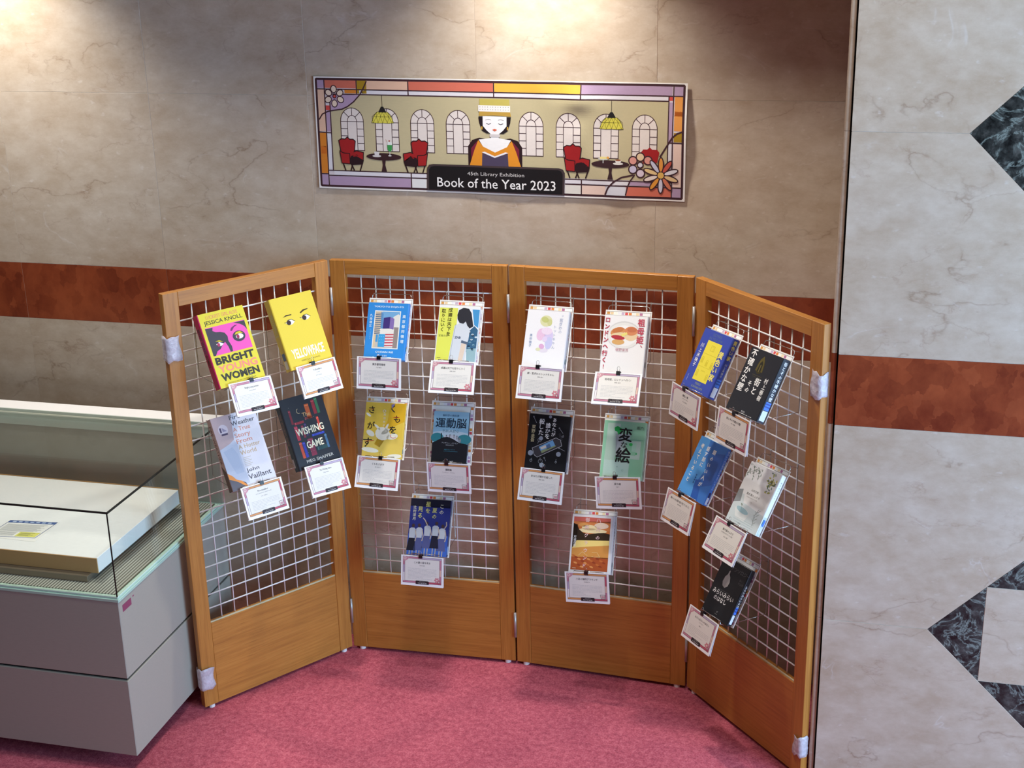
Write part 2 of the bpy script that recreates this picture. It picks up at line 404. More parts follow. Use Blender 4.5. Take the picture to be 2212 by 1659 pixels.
for i in range(2):
    x0, x1 = XR[i], XR[i+1]; dx = DX+1.196*i; h = min(DH, x1-dx-0.001)
    for (z0, z1, zc, up) in ((1.365, 1.970, 1.970, 0), (1.970, 2.575, 1.970, 1), (0.0, 0.555, 0.555, 0), (0.555, 1.159, 0.555, 1)):
        if up: pts = [(x0, z0), (dx-DH, z0), (dx, z0+DH), (min(dx+DH, x1), z0+max(0, dx+DH-x1))] + ([(x1, z0)] if dx+DH < x1 else []) + [(x1, z1), (x0, z1)]
        else: pts = [(x0, z0), (x1, z0)] + [(x1, z1)] + ([(min(dx+DH, x1), z1)] if dx+DH < x1 else []) + [(dx, z1-DH), (dx-DH, z1), (x0, z1)]
        slab(pts, M_BEIGE)
    slab([(x0, 1.159), (x1, 1.159), (x1, 1.365), (x0, 1.365)], M_RED, 'red_marble_slab')
    slab([(x0, 2.575), (x1, 2.575), (x1, 2.80), (x0, 2.80)], M_BEIGE)
    for zc in (1.970, 0.555):
        hs = DH/2
        slab([(dx-DH, zc), (dx-hs, zc-hs), (dx-hs, zc+hs)], M_DARK, 'dark_inlay_tile')
        slab([(dx-hs, zc-hs), (dx, zc-DH), (dx+hs, zc-hs)], M_DARK, 'dark_inlay_tile')
        slab([(dx-hs, zc+hs), (dx+hs, zc+hs), (dx, zc+DH)], M_DARK, 'dark_inlay_tile')
        slab([(dx+hs, zc-hs), (dx+DH, zc), (dx+hs, zc+hs)], M_DARK, 'dark_inlay_tile')
        slab([(dx-hs, zc-hs), (dx+hs, zc-hs), (dx+hs, zc+hs), (dx-hs, zc+hs)], M_BEIGE, 'pale_inlay_tile')
# the pier's left side: slabs whose rounded front edges show as a thin strip
prof = [(-0.066, 0.0), (-0.066, PY+0.014)] + [(-0.0585+0.0075*math.cos(a), PY+0.014-0.006*math.sin(a)) for a in [math.pi-k*math.pi/8 for k in range(1, 8)]] + [(-0.051, PY+0.014), (-0.051, 0.0)]
for j in range(len(ZR)-1):
    MB().prismz(prof, ZR[j]+J, ZR[j+1]-J).build('red_marble_slab' if j == 2 else 'marble_slab', M_RED if j == 2 else M_BEIGE, wr)
ce = MB().box(-5.2, 3.4, -0.62, 0.10, 2.80, 2.90).build('ceiling', plain((214, 206, 196), 0.8)); tag(ce, 'plain lowered ceiling above the marble wall', None, None, 'structure')

bh = MB().box(-5.2, -0.07, -0.64, -0.59, 2.42, 2.7995).build('unseen_light_baffle', plain((206, 196, 182), 0.8)); tag(bh, 'unseen baffle added to shade the upper wall from the hall lamp', None, None, 'structure')  # added out of view to keep the hall lamp off the upper wall

# ================================================================== glazed display case
CX, CY, CB = -2.0925, -0.9702, -0.245; CL = -3.45
case = thing('display_case', 'grey museum case with green-edged glass top standing against the wall', 'display case', T((CX, CY, 0)))
def cb(name, x0, x1, y0, y1, z0, z1, mat, bevel=0.0, par=None, seg=1):
    """box in room coordinates, stored relative to the case corner"""
    return MB().box(x0-CX, x1-CX, y0-CY, y1-CY, z0, z1).build(name, mat, par or case, None, bevel, seg)
cb('plinth', CL+0.05, CX-0.09, CY+0.09, CB-0.03, 0.0, 0.06, M_BLACK)
cb('lower_body', CL, CX, CY, CB, 0.06, 0.3265, M_BODY, 0.002)
cb('seam_strip', CL+0.008, CX-0.008, CY+0.008, CB-0.008, 0.3265, 0.3345, M_DARKEDGE)
cb('upper_body', CL, CX, CY, CB, 0.3345, 0.595, M_BODY, 0.002)
cb('base_plate', CL-0.004, CX+0.004, CY-0.004, CB+0.004, 0.595, 0.606, M_GREENEDGE, 0.0015)
cb('case_floor', CL+0.02, CX-0.022, CY+0.022, CB-0.02, 0.606, 0.609, M_STRIPE)
for nm, a in (('channel', (CL, CX, CY, CY+0.012)), ('channel', (CX-0.012, CX, CY+0.0125, CB-0.03))):
    cb(nm, *a, 0.606, 0.613, plain((196, 220, 206), 0.25), 0.001)
g = 0.005
cb('glass_pane', CL, CX-0.0005, CY+0.001, CY+0.001+g, 0.6135, 0.883, M_GLASS)
cb('glass_pane', CX-0.001-g, CX-0.001, CY+0.0075, CB-0.03, 0.6135, 0.883, M_GLASS)
cb('glass_pane', CL, CX, CY, CB-0.015, 0.8835, 0.8875, M_GLASS)
for nm, a in (('glass_edge', (CL, CX, CY-0.0006, CY, 0.8832, 0.8880)), ('glass_edge', (CX, CX+0.0006, CY, CB-0.015, 0.8832, 0.8880)),
              ('glass_edge', (CX-0.0035, CX+0.0006, CY-0.0008, CY+0.0005, 0.6135, 0.8832))):
    cb(nm, *a, M_DARKEDGE)
cb('glass_edge', CL, CX, CY, CY+0.004, 0.8876, 0.8882, M_DARKEDGE); cb('glass_edge', CX-0.004, CX, CY+0.004, CB-0.015, 0.8876, 0.8882, M_DARKEDGE)
cb('back_panel', CL, CX, CB-0.006, CB-0.001, 0.606, 0.845, plain((150, 146, 132), 0.5))
hood = cb('light_hood', CL, CX+0.02, CB-0.010, CB+0.065, 0.8885, 0.905, M_WHITE, 0.002)
cb('hood_fascia', CL, CX+0.02, CB-0.014, CB-0.0105, 0.846, 0.905, plain((176, 184, 170), 0.4), 0.001)
cb('hood_trim', CL, CX+0.02, CB-0.018, CB-0.0145, 0.889, 0.894, plain((206, 206, 186), 0.3))
st = Art(); st.rect(0, 0, 52, 23, (140, 68, 96), 1); st.rect(62, -1, 70, 4, (150, 84, 110), 1)
st.build('asset_sticker', lambda x, y, l: Vector((l+0.0002, 0.0195+x/1000, 0.5757-y/1000)), case)
# raised board inside, a thing that rests in the case
bd = thing('exhibit_board', 'white raised exhibit board with wooden front edge inside the glass case', 'board', T((-2.83, -0.60, 0.6095)))
def bb(name, x0, x1, y0, y1, z0, z1, mat, bevel=0.0): return MB().box(x0+2.83, x1+2.83, y0+0.60, y1+0.60, z0-0.6095, z1-0.6095).build(name, mat, bd, None, bevel)
bb('board_top', -3.40, -2.211, -0.866, -0.331, 0.630, 0.680, M_WHITE, 0.001)
bb('front_edging', -3.40, -2.211, -0.870, -0.8665, 0.630, 0.680, plain((196, 152, 100), 0.5), 0.0008)
bb('back_edging', -3.40, -2.211, -0.3305, -0.327, 0.630, 0.682, plain((170, 130, 80), 0.5), 0.0008)
bb('support_tray', -3.38, -2.235, -0.895, -0.36, 0.6095, 0.6295, plain((150, 140, 124), 0.3, 0.7), 0.001)
ns = MB()
pq = [(-2.640, -0.667), (-2.468, -0.652), (-2.466, -0.803), (-2.648, -0.797)]
sheet = thing('notice_sheet', 'printed notice sheet with blue header and yellow box lying on the white board', 'sheet', T((-2.556, -0.73, 0.6803)))
e1 = (Vector(pq[1])-Vector(pq[0]))/170; e2 = (Vector(pq[3])-Vector(pq[0]))/132
MB().add([(p[0]+2.556, p[1]+0.73, z) for z in (0, 0.0004) for p in (pq[3], pq[2], pq[1], pq[0])], [(3, 2, 1, 0), (4, 5, 6, 7), (0, 1, 5, 4), (1, 2, 6, 5), (2, 3, 7, 6), (3, 0, 4, 7)]).build('paper', M_PAPER, sheet)
A = Art(); B5 = (70, 96, 150)
A.rect(4, 4, 166, 22, B5, 1); A.line([(5, 5), (165, 5), (165, 127), (5, 127)], 2.2, B5, 2, True)
for k in range(9): A.rect(14, 32+k*6.2, 150-(k % 3)*9, 34.4+k*6.2, (168, 168, 166), 2)
for k in range(5): A.rect(14, 90+k*6.2, 84, 92.4+k*6.2, (168, 168, 166), 2)
A.rect(92, 88, 160, 122, (222, 216, 110), 2)
for k in range(4): A.rect(98, 94+k*6.4, 146-(k % 2)*12, 96.4+k*6.4, (120, 120, 80), 3)
for k in range(7): A.rect(18+k*20, 9, 30+k*20, 17, (180, 194, 220), 2)
def shf(x, y, l):
    p = Vector(pq[0])+e1*x+e2*y; return Vector((p.x+2.556, p.y+0.73, 0.0005+l))
A.build('printed_notice', shf, sheet)

# ================================================================== folding mesh screen
PW, PH, PZ, PT = 0.6, 1.4358, 0.012, 0.025
ST, TR, OH = 0.0515, 0.047, 1.0896
PAN = [(-2.04748, -0.59681, 0.96502), (-1.7023, -0.0985, 0.030482), (-1.0964, -0.0800, -0.069081), (-0.4916, -0.1218, -0.834296)]
PM = [T((x, y, PZ)) @ Matrix.Rotation(a, 4, 'Z') for x, y, a in PAN]      # local: x along, -y to the front, z up
screen = thing('folding_screen', 'four-fold honey wooden screen with white wire mesh standing on the carpet', 'folding screen', T((-1.1, -0.2, 0)))
SI = screen.matrix_world.inverted()
BZ = PH-TR-OH
m_board = MB().box(ST+0.0006, PW-ST-0.0006, 0.0008, PT-0.0008, 0, BZ).mesh('screen_panel', M_WOODX, 0.0008)
m_stile = MB().box(0, ST, 0, PT, 0, PH).mesh('stile', M_WOODZ, 0.0012)
m_rail = MB().box(ST+0.0004, PW-ST-0.0004, 0.0003, PT-0.0003, PH-TR, PH).mesh('top_rail', M_WOODX, 0.0010)
WR = 0.0024
m_hw = MB().tube([(ST-0.004, 0, 0), (PW-ST+0.004, 0, 0)], WR, 7).mesh('mesh_wire', M_WIRE)
m_vw = MB().tube([(0, 0, BZ-0.004), (0, 0, PH-TR+0.004)], WR*0.92, 7).mesh('mesh_wire', M_WIRE)
m_bead = MB().box(ST, PW-ST, 0.004, 0.008, BZ+0.0002, BZ+0.0045).mesh('glazing_bead', plain((206, 196, 160), 0.4))
kn = MB().tube([(0, 0, 0), (0, 0, 0.095)], 0.0048, 10); m_kn = kn.mesh('hinge', M_STEEL)
m_leaf = MB().box(0, 0.022, -0.0012, 0.0, 0.004, 0.091).mesh('hinge_leaf', M_STEEL)
gl = MB()
for k in range(1): gl.add([(0.011*math.cos(a*math.pi/6), 0.011*math.sin(a*math.pi/6), z) for z in (-PZ, 0) for a in range(12)], [tuple(range(11, -1, -1)), tuple(range(12, 24))]+[(a, (a+1) % 12, 12+(a+1) % 12, 12+a) for a in range(12)])
m_glide = gl.mesh('glide', M_WHITE)
CELLX = (PW-2*ST)/10; CELLZ = OH/22
for i, M in enumerate(PM):
    p = link('screen_panel', m_board, screen, SI @ M)
    link('stile', m_stile, p); link('stile', m_stile, p, T((PW-ST, 0, 0)))
    link('top_rail', m_rail, p)
    link('glazing_bead', m_bead, p)
    for k in range(1, 22): link('mesh_wire', m_hw, p, T((0, 0.0115, BZ+CELLZ*k)))
    for k in range(1, 10): link('mesh_wire', m_vw, p, T((ST+CELLX*k, 0.0153, 0)))
    for gx in (0.03, PW-0.03): link('glide', m_glide, p, T((gx, PT/2, 0)))
    if i < 3:
        for hz in (1.248, 0.098):
            link('hinge', m_kn, p, T((PW+0.0028, -0.0046, hz)))

# plastic wrap taped over the outer corners of the screen
def wrapping(M, x0, x1, z0, z1, label, seed):
    rnd = random.Random(seed); rows = 9; prof0 = []
    e = 0.005
    if x0 < 0.3: path = [(x1, -0.002), (x1-0.014, -0.0055), (x0+0.012, -0.0075), (x0-0.004, -0.006), (x0-0.0065, 0.006), (x0-0.006, PT-0.004), (x0-0.003, PT+0.004), (x0+0.012, PT+0.004)]
    else: path = [(x0, -0.002), (x0+0.014, -0.0055), (x1-0.012, -0.0075), (x1+0.001, -0.006), (x1+0.0025, 0.004), (x1+0.0025, PT-0.008), (x1+0.001, PT-0.001), (x1-0.004, PT+0.003)]
    vs = []; fs = []; n = len(path)
    for r in range(rows):
        t = r/(rows-1); z = z0+(z1-z0)*t
        for k, (x, y) in enumerate(path):
            j = 0.0030 if 0 < k < n-1 else 0.0012
            edge = (0.006*rnd.uniform(-1, 1) if r in (0, rows-1) else 0)
            oy = rnd.uniform(-j, j*0.25) if k <= 3 else 0; ox = rnd.uniform(-0.001, 0.001)
            if k in (0,): ox = 0.004*math.sin(t*5+seed)
            vs.append((x+ox, y+oy, z+edge))
    for r in range(rows-1):
        for k in range(n-1): fs.append((r*n+k, r*n+k+1, (r+1)*n+k+1, (r+1)*n+k))
    mb = MB().add(vs, fs, True); o = mb.build('plastic_wrap', M_WRAP, None, M)
    so = o.modifiers.new('thickness', 'SOLIDIFY'); so.thickness = 0.0006; so.offset = 0
    tag(o, label, 'plastic wrap', 'wrap taped on the screen corners')
wrapping(PM[0], 0.0, 0.042, 1.222, 1.300, 'crumpled clear plastic wrap near the top of the screen\'s left edge', 1)
wrapping(PM[0], 0.0, 0.044, 0.066, 0.143, 'clear plastic wrap near the foot of the screen beside the display case', 2)
wrapping(PM[3], PW-0.040, PW, 1.222, 1.295, 'crumpled plastic wrap near the top of the screen beside the pale pier', 3)
wrapping(PM[3], PW-0.036, PW, 0.070, 0.135, 'small plastic wrap bundle at the foot of the screen beside the pier', 4)

# ================================================================== cover designs (millimetres, y down)
K = (34, 32, 34); WH = (244, 242, 240)
def eye(a, cx, cy, s, iris, white=WH, lay=4, d=1):
    a.poly([(cx-10*s, cy-1*s*d), (cx-4*s, cy-5*s), (cx+4*s, cy-5*s), (cx+10*s, cy+1*s*d), (cx+4*s, cy+4.5*s), (cx-4*s, cy+4.5*s)], white, lay)
    a.disc(cx-3*s*d, cy, 4*s, 4.6*s, iris, lay+1, 14)
def c_bright(a, b, W, H):
    a.text('LUCKIEST GIRL ALIVE', 28, 9, 138, 20, (228, 132, 110), 2)
    a.text('JESSICA KNOLL', 16, 25, 150, 41, (62, 60, 52), 2, 0.01)
    a.rect(14, 46, 152, 135, (234, 92, 176), 1)
    dk = (72, 68, 76)
    a.poly([(14, 48), (40, 48), (36, 58), (46, 64), (60, 66), (74, 72), (80, 84), (78, 98), (84, 118), (82, 134), (74, 134), (72, 116), (66, 100), (58, 104), (44, 118), (32, 122), (22, 135), (14, 135)], dk, 2)
    a.poly([(112, 48), (152, 48), (152, 78), (146, 66), (134, 56)], dk, 2)
    a.poly([(94, 70), (100, 62), (114, 56), (124, 57), (110, 62), (100, 72)], (120, 60, 100), 2)
    a.disc(118, 92, 22, 17, dk, 2); a.poly([(104, 86), (112, 78), (126, 78), (134, 86), (118, 84)], (214, 190, 50), 3)
    a.disc(120, 93, 13, 8, WH, 3); a.disc(114, 93, 5, 7, (160, 50, 90), 4)
    a.poly([(34, 92), (48, 90), (60, 98), (48, 96)], (190, 170, 40), 3)
    a.poly([(34, 102), (46, 96), (60, 104), (48, 110)], WH, 3); a.disc(42, 104, 5, 6, (170, 60, 100), 4)
    a.text('BRIGHT', 14, 141, 150, 165, (62, 60, 52), 2, 0.045); a.text('YOUNG', 16, 168, 152, 191, (238, 142, 122), 2, 0.03)
    a.text('WOMEN', 16, 194, 150, 218, (62, 60, 52), 2, 0.045); a.text('AUTHOR OF THE NEW YORK TIMES BESTSELLER', 36, 224, 132, 227, (120, 108, 50), 2)
    b.text('BRIGHT YOUNG WOMEN', -46, 96, 76, 110, (60, 30, 50), 2, 0.02, 0, math.pi/2)
def c_yellow(a, b, W, H):
    br = (70, 52, 34)
    for cx, cy, d in ((52, 86, 1), (112, 82, 1)):
        a.poly([(cx-17, cy-1), (cx-8, cy-8), (cx+6, cy-8), (cx+16, cy), (cx+6, cy+7), (cx-6, cy+8)], WH, 2)
        a.disc(cx-6, cy, 8, 8, (62, 46, 44), 3); a.line([(cx-22, cy-3), (cx-14, cy-2), (cx-6, cy-9), (cx+6, cy-9), (cx+18, cy-1)], 1.4, br, 4)
    a.poly([(30, 66), (44, 60), (64, 61), (64, 64), (46, 64)], br, 2); a.poly([(96, 62), (110, 55), (128, 55), (128, 57), (112, 60), (98, 66)], br, 2)
    a.text('YELLOWFACE', 22, 172, 142, 204, (246, 242, 224), 2, 0.028); a.text('REBECCA F. KUANG', 48, 211, 118, 216, (150, 122, 40), 2)
    b.text('YELLOWFACE', -20, 74, 56, 94, (196, 186, 120), 2, 0.03, 0, math.pi/2); b.rect(8, 176, 26, 200, (66, 90, 120), 1); b.rect(8, 202, 26, 228, (210, 204, 180), 1)
def c_fire(a, b, W, H):
    a.poly([(0, 0), (74, 0), (66, 40), (58, 82), (40, 92), (0, 104)], (186, 160, 160), 1)
    a.poly([(0, 104), (40, 92), (58, 82), (64, 100), (62, 160), (66, 226), (0, 240)], (190, 192, 206), 1)
    a.poly([(10, 112), (44, 104), (56, 130), (58, 190), (30, 190)], (176, 182, 200), 2)
    a.poly([(0, 196), (24, 206), (52, 222), (56, 240), (0, 240)], (92, 86, 94), 2)
    a.poly([(0, 180), (14, 192), (24, 206), (40, 214), (58, 236), (46, 232), (26, 214), (8, 204), (0, 200)], (226, 140, 60), 3)
    a.disc(32, 44, 17, 17, (206, 190, 196), 2); a.rect(20, 36, 26, 52, (84, 66, 92), 3); a.poly([(29, 36), (44, 50), (29, 50)], (150, 136, 156), 3); a.rect(22, 56, 44, 62, (76, 58, 84), 3)
    dk = (76, 70, 76); sal = (214, 140, 116); tan = (196, 166, 128)
    for s_, x1, y, c in (('Fire', 102, 6, dk), ('Weather', 148, 26, dk), ('A True', 126, 46, sal), ('Story', 120, 66, sal), ('From', 120, 85, sal), ('A Hotter', 142, 104, tan), ('World', 122, 123, tan)):
        a.text(s_, 64, y, x1, y+(18 if s_ == 'Story' else 14), c, 3, 0.006)
    for k in range(6): a.rect(68, 146+k*5.4, 96-(k*7) % 14, 147.6+k*5.4, (196, 184, 170), 3)
    a.text('John', 66, 182, 112, 197, dk, 3, 0.006); a.text('Vaillant', 66, 202, 148, 218, dk, 3, 0.006)
    b.text('FIRE WEATHER', -50, 78, 76, 92, (110, 84, 84), 2, 0.01, 0, math.pi/2); b.poly([(0, 150), (26, 176), (26, 240), (0, 240)], (70, 52, 56), 1)
def c_wish(a, b, W, H):
    def bk(x0, y0, x1, y1, c, lay=1):
        a.rect(x0, y0, x1, y1, c, lay); hor = (x1-x0) > (y1-y0)
        if hor: a.rect(x0+3, y0, x0+5, y1, tuple(min(255, k+50) for k in c), lay+1)
        else: a.rect(x0, y0+4, x1, y0+6, tuple(min(255, k+50) for k in c), lay+1)
    bk(88, 34, 104, 84, (196, 84, 26)); bk(116, 26, 128, 74, (128, 24, 34)); bk(130, 22, 140, 74, (40, 96, 60)); bk(24, 40, 32, 88, (120, 20, 34))
    bk(34, 84, 70, 92, (150, 30, 40)); bk(76, 76, 106, 84, (110, 28, 26)); bk(28, 96, 40, 144, (176, 40, 60)); bk(54, 98, 62, 140, (128, 26, 46)); bk(66, 94, 74, 136, (60, 36, 84))
    bk(118, 84, 126, 132, (196, 60, 40)); bk(84, 136, 132, 143, (44, 60, 170)); bk(28, 150, 38, 204, (190, 66, 34)); bk(40, 152, 50, 204, (44, 44, 150)); bk(62, 146, 82, 204, (124, 24, 54)); bk(88, 180, 128, 192, (30, 62, 62)); bk(128, 146, 136, 192, (58, 96, 130))
    for k in range(14): a.disc(30+(k*37) % 100, 32+(k*53) % 160, 0.7, 0.7, (190, 180, 160), 3, 6)
    a.ring(62, 50, 7, 8, 1.4, (220, 190, 140), 3, 12, 1.2, 4.6)
    a.line_text('The', 86, 66, 17, (226, 176, 110), 4, 0.0, 0.5, 2); a.text('WISHING', 30, 106, 136, 130, (240, 228, 196), 4, 0.02); a.text('GAME', 54, 154, 118, 178, (240, 228, 196), 4, 0.02)
    a.text('MEG SHAFFER', 36, 212, 140, 222, (200, 194, 186), 4)
    b.text('THE WISHING GAME', -40, 92, 68, 104, (140, 90, 70), 2, 0, 0, math.pi/2); b.rect(4, 196, 14, 226, (170, 160, 160), 1)
def sq(a, W, H):
    """row and column of coloured squares printed on every backing sheet"""
    cols = [(206, 148, 70), (226, 200, 160), (238, 236, 228), (228, 228, 236), (190, 170, 200), (208, 70, 80), (216, 128, 60), (242, 238, 232), (236, 214, 176), (176, 110, 150), (238, 236, 240), (236, 236, 240)]
    a.rect(2, 4, W-2, 5, (84, 66, 74), 1); a.rect(2, 15, W-2, 16, (84, 66, 74), 1); a.rect(W-4.5, 4, W-3.5, H-4, (96, 76, 84), 1); a.rect(W-15.6, 15, W-14.8, H-4, (96, 76, 84), 1)
    for i in range(12): a.rect(5+i*11.6, 6, 14.4+i*11.6, 14, cols[i], 2)
    for i in range(16): a.rect(W-14, 17+i*11.6, W-5.4, 26+i*11.6, cols[(i*5+6) % 12], 2); a.rect(5, 17+i*11.6, 13, 26+i*11.6, cols[(i*7+2) % 12], 2)
def c_tokyo(a, b, W, H):
    lt = (214, 232, 246)
    a.text('TOKYO-TO DOJO-TO', 20, 10, W-18, 17, lt, 2, 0.03); a.rect(24, 26, W-26, 152, (240, 238, 232), 1); a.rect(27, 29, W-29, 149, (196, 190, 184), 2)
    a.poly([(50, 29), (W-29, 29), (W-29, 70), (50, 70)], (118, 170, 214), 3); a.poly([(27, 29), (46, 29), (50, 100), (27, 100)], (206, 186, 164), 3)
    for k in range(10): a.poly([(28, 38+k*7), (48, 36+k*7), (48, 38.6+k*7), (28, 41+k*7)], (86, 110, 140), 4)
    a.poly([(46, 30), (54, 36), (56, 86), (48, 86)], (96, 146, 196), 4); a.poly([(88, 46), (104, 36), (W-29, 40), (W-29, 80), (88, 80)], (226, 224, 218), 4)
    a.poly([(56, 50), (78, 46), (78, 84), (56, 86)], (66, 52, 120), 5); a.poly([(78, 46), (92, 52), (92, 88), (78, 84)], (134, 112, 176), 5)
    a.rect(46, 86, 94, 104, (232, 228, 222), 4); a.rect(94, 80, W-29, 149, (150, 138, 134), 4); a.rect(27, 104, 34, 149, (224, 196, 160), 4); a.rect(35, 106, 42, 130, (70, 150, 206), 5)
    a.rect(44, 104, 66, 146, (64, 160, 218), 5)
    for k in range(3):
        for m in range(3): a.rect(48+k*6, 112+m*10, 49.6+k*6, 113.6+m*10, (180, 220, 240), 6)
    a.rect(66, 102, 94, 146, (232, 222, 222), 5)
    for k in range(5): a.poly([(66, 103+k*9), (94, 102+k*9), (94, 106+k*9), (66, 107.6+k*9)], (200, 84, 96), 6)
    a.vtext('東京都同情塔', W-14, 38, 11, lt, 3, 0.03, 16.5); a.vtext('九段理江', 13, 38, 9, lt, 3, 0.03, 11.5); a.vtext('芥川賞受賞作', 15, 88, 4, (150, 204, 240), 3, 0, 6)
    a.text('QUDAN RIE', 38, 160, 98, 167, lt, 2, 0.03); a.disc(49, 175, 4.4, 4.4, (206, 214, 240), 2, 10); a.line_text('新潮社', 70, 175, 5, lt, 2)
    b.disc(9, 150, 6, 8, (30, 96, 90), 1); b.rect(4, 164, 16, 184, (190, 206, 226), 1)
def c_naruse(a, b, W, H):
    yl = (226, 228, 96)
    a.rect(2, 8, 62, H-6, yl, 1); a.rect(62, 8, W-2, H-6, (232, 234, 238), 1)
    a.poly([(W-26, 10), (W-2, 10), (W-2, 70), (W-16, 60)], (70, 150, 206), 2); a.poly([(W-34, 84), (W-14, 64), (W-2, 76), (W-2, H-40), (W-34, H-36)], (52, 96, 130), 2)
    for k in range(16): a.disc(W-30+(k*29) % 26, 84+(k*47) % 60, 4.5, 3.2, [(206, 218, 226), (30, 50, 74), (120, 160, 180), (70, 110, 140)][k % 4], 3, 8)
    a.poly([(W-34, 140), (W-2, 136), (W-2, H-6), (W-30, H-6)], (150, 182, 190), 3)
    # a plain player in a pale jersey, seen from behind: hair mass and jersey only
    a.poly([(56, 66), (70, 58), (96, 56), (108, 74), (106, 110), (102, 124), (100, H-6), (46, H-6), (50, 130), (54, 92)], (212, 216, 224), 4)
    a.line([(60, 60), (54, 120), (50, H-6)], 0.8, (110, 120, 140), 5); a.poly([(84, 112), (106, 118), (104, 126), (82, 120)], (90, 104, 126), 5)
    a.poly([(84, 122), (100, 124), (92, H-6), (78, H-6)], (226, 204, 186), 5); a.line_text('ZNB', 70, 104, 9, (66, 80, 110), 6, 0.03)
    a.poly([(62, 30), (66, 14), (80, 6), (98, 8), (108, 22), (114, 48), (118, 66), (106, 72), (98, 64), (92, 50), (84, 58), (72, 56), (64, 44)], (44, 44, 52), 6)
    a.vtext('成瀬は天下を', 38, 8, 14, (72, 66, 30), 7, 0.01, 15.6); a.vtext('取りにいく', 16, 12, 14, (72, 66, 30), 7, 0.01, 15.2); a.line_text('宮島未奈', 22, 100, 7, (130, 132, 70), 3); a.rect(8, H-14, 20, H-12.6, (150, 150, 80), 3)
def c_kumo(a, b, W, H):
    a.poly([(86, 0), (W, 0), (W, 60), (100, 80), (60, 150), (40, 140), (80, 60)], (218, 172, 40), 1); a.poly([(0, 110), (W, 120), (W, H), (0, H)], (224, 194, 92), 1)
    wt = (236, 232, 214)
    for cx, cy, rx, ry, r in ((66, 104, 26, 22, .3), (46, 82, 14, 4, .7), (78, 82, 4, 14, .4), (24, 104, 16, 9, .5), (100, 112, 20, 10, -.2), (28, 160, 30, 8, .1), (112, 178, 26, 8, -.1), (12, 42, 10, 4, .6), (76, 96, 16, 7, -.6)): a.disc(cx, cy, rx, ry, wt, 2, 14, r)
    for s_, x, y, sz, rt in (('く', 96, 6, 26, 0), ('も', 112, 40, 27, 0), ('を', 100, 76, 27, 0), ('さ', 22, 12, 26, 0), ('が', 24, 64, 26, 0), ('す', 16, 118, 34, 0)):
        a.vtext(s_, x, y, sz, K, 4, 0.012)
    a.line([(8, 24), (30, 22)], 1.2, (210, 60, 40), 5); a.line([(6, 132), (38, 128)], 1.4, (210, 60, 40), 5); a.line([(98, 48), (120, 46)], 1.2, (210, 60, 40), 5); a.poly([(88, 6), (102, 0), (92, 18), (96, 32)], (130, 120, 170), 5)
    a.ring(104, 108, 10, 9, 1.4, (220, 80, 60), 5, 10, 0.5, 3.4); a.ring(66, 28, 5, 4, 1.2, WH, 4, 10); a.vtext('西加奈子', 68, 36, 8, (240, 236, 220), 4, 0, 12)
    b.disc(8, 160, 6, 8, (70, 120, 110), 1)
def c_brain(a, b, W, H):
    a.rect(0, 0, W, H, (150, 196, 220), 1); a.poly([(0, 70), (W*0.5, 60), (W, 70), (W, 104), (0, 104)], (196, 218, 230), 2)
    a.disc(16, 88, 22, 16, (60, 140, 150), 3); a.disc(W-12, 90, 24, 16, (60, 140, 150), 3); a.disc(W/2+4, 96, 34, 20, (200, 204, 214), 3)
    a.poly([(0, 106), (18, 96), (36, 86), (52, 84), (70, 90), (92, 102), (W, 106), (W, H), (0, H)], (36, 36, 42), 4)
    for x in (46, 58, 72, 82): a.rect(x, 76+(x % 7), x+1.4, 86+(x % 7), K, 5); a.disc(x+.7, 75+(x % 7), 1.6, 1.6, K, 5, 8)
    a.rect(28, 72, 31, 90, K, 5)
    a.line_text('脳科学の教科書', 58, 13, 7, (60, 90, 120), 3); a.text('運動脳', 8, 22, W-8, 54, (38, 52, 70), 5, 0.012); a.text('BRAIN', 34, 60, W-34, 69, (126, 160, 176), 5)
    a.line_text('アンデシュ・ハンセン', 60, 104, 5, (200, 204, 210), 6); a.line_text('御舩由美子訳', 60, 111, 4, (180, 184, 190), 6); a.line_text('本国スウェーデンで', 60, 126, 3.6, (70, 150, 170), 6); a.rect(40, 131, 88, 132, (60, 120, 140), 6)
    a.line_text('サンマーク出版', 58, H-8, 4.4, (190, 190, 196), 6)
    b.rect(0, 0, 20, H, (34, 44, 62), 1); b.rect(3, H-30, 16, H-6, (196, 204, 214), 2)
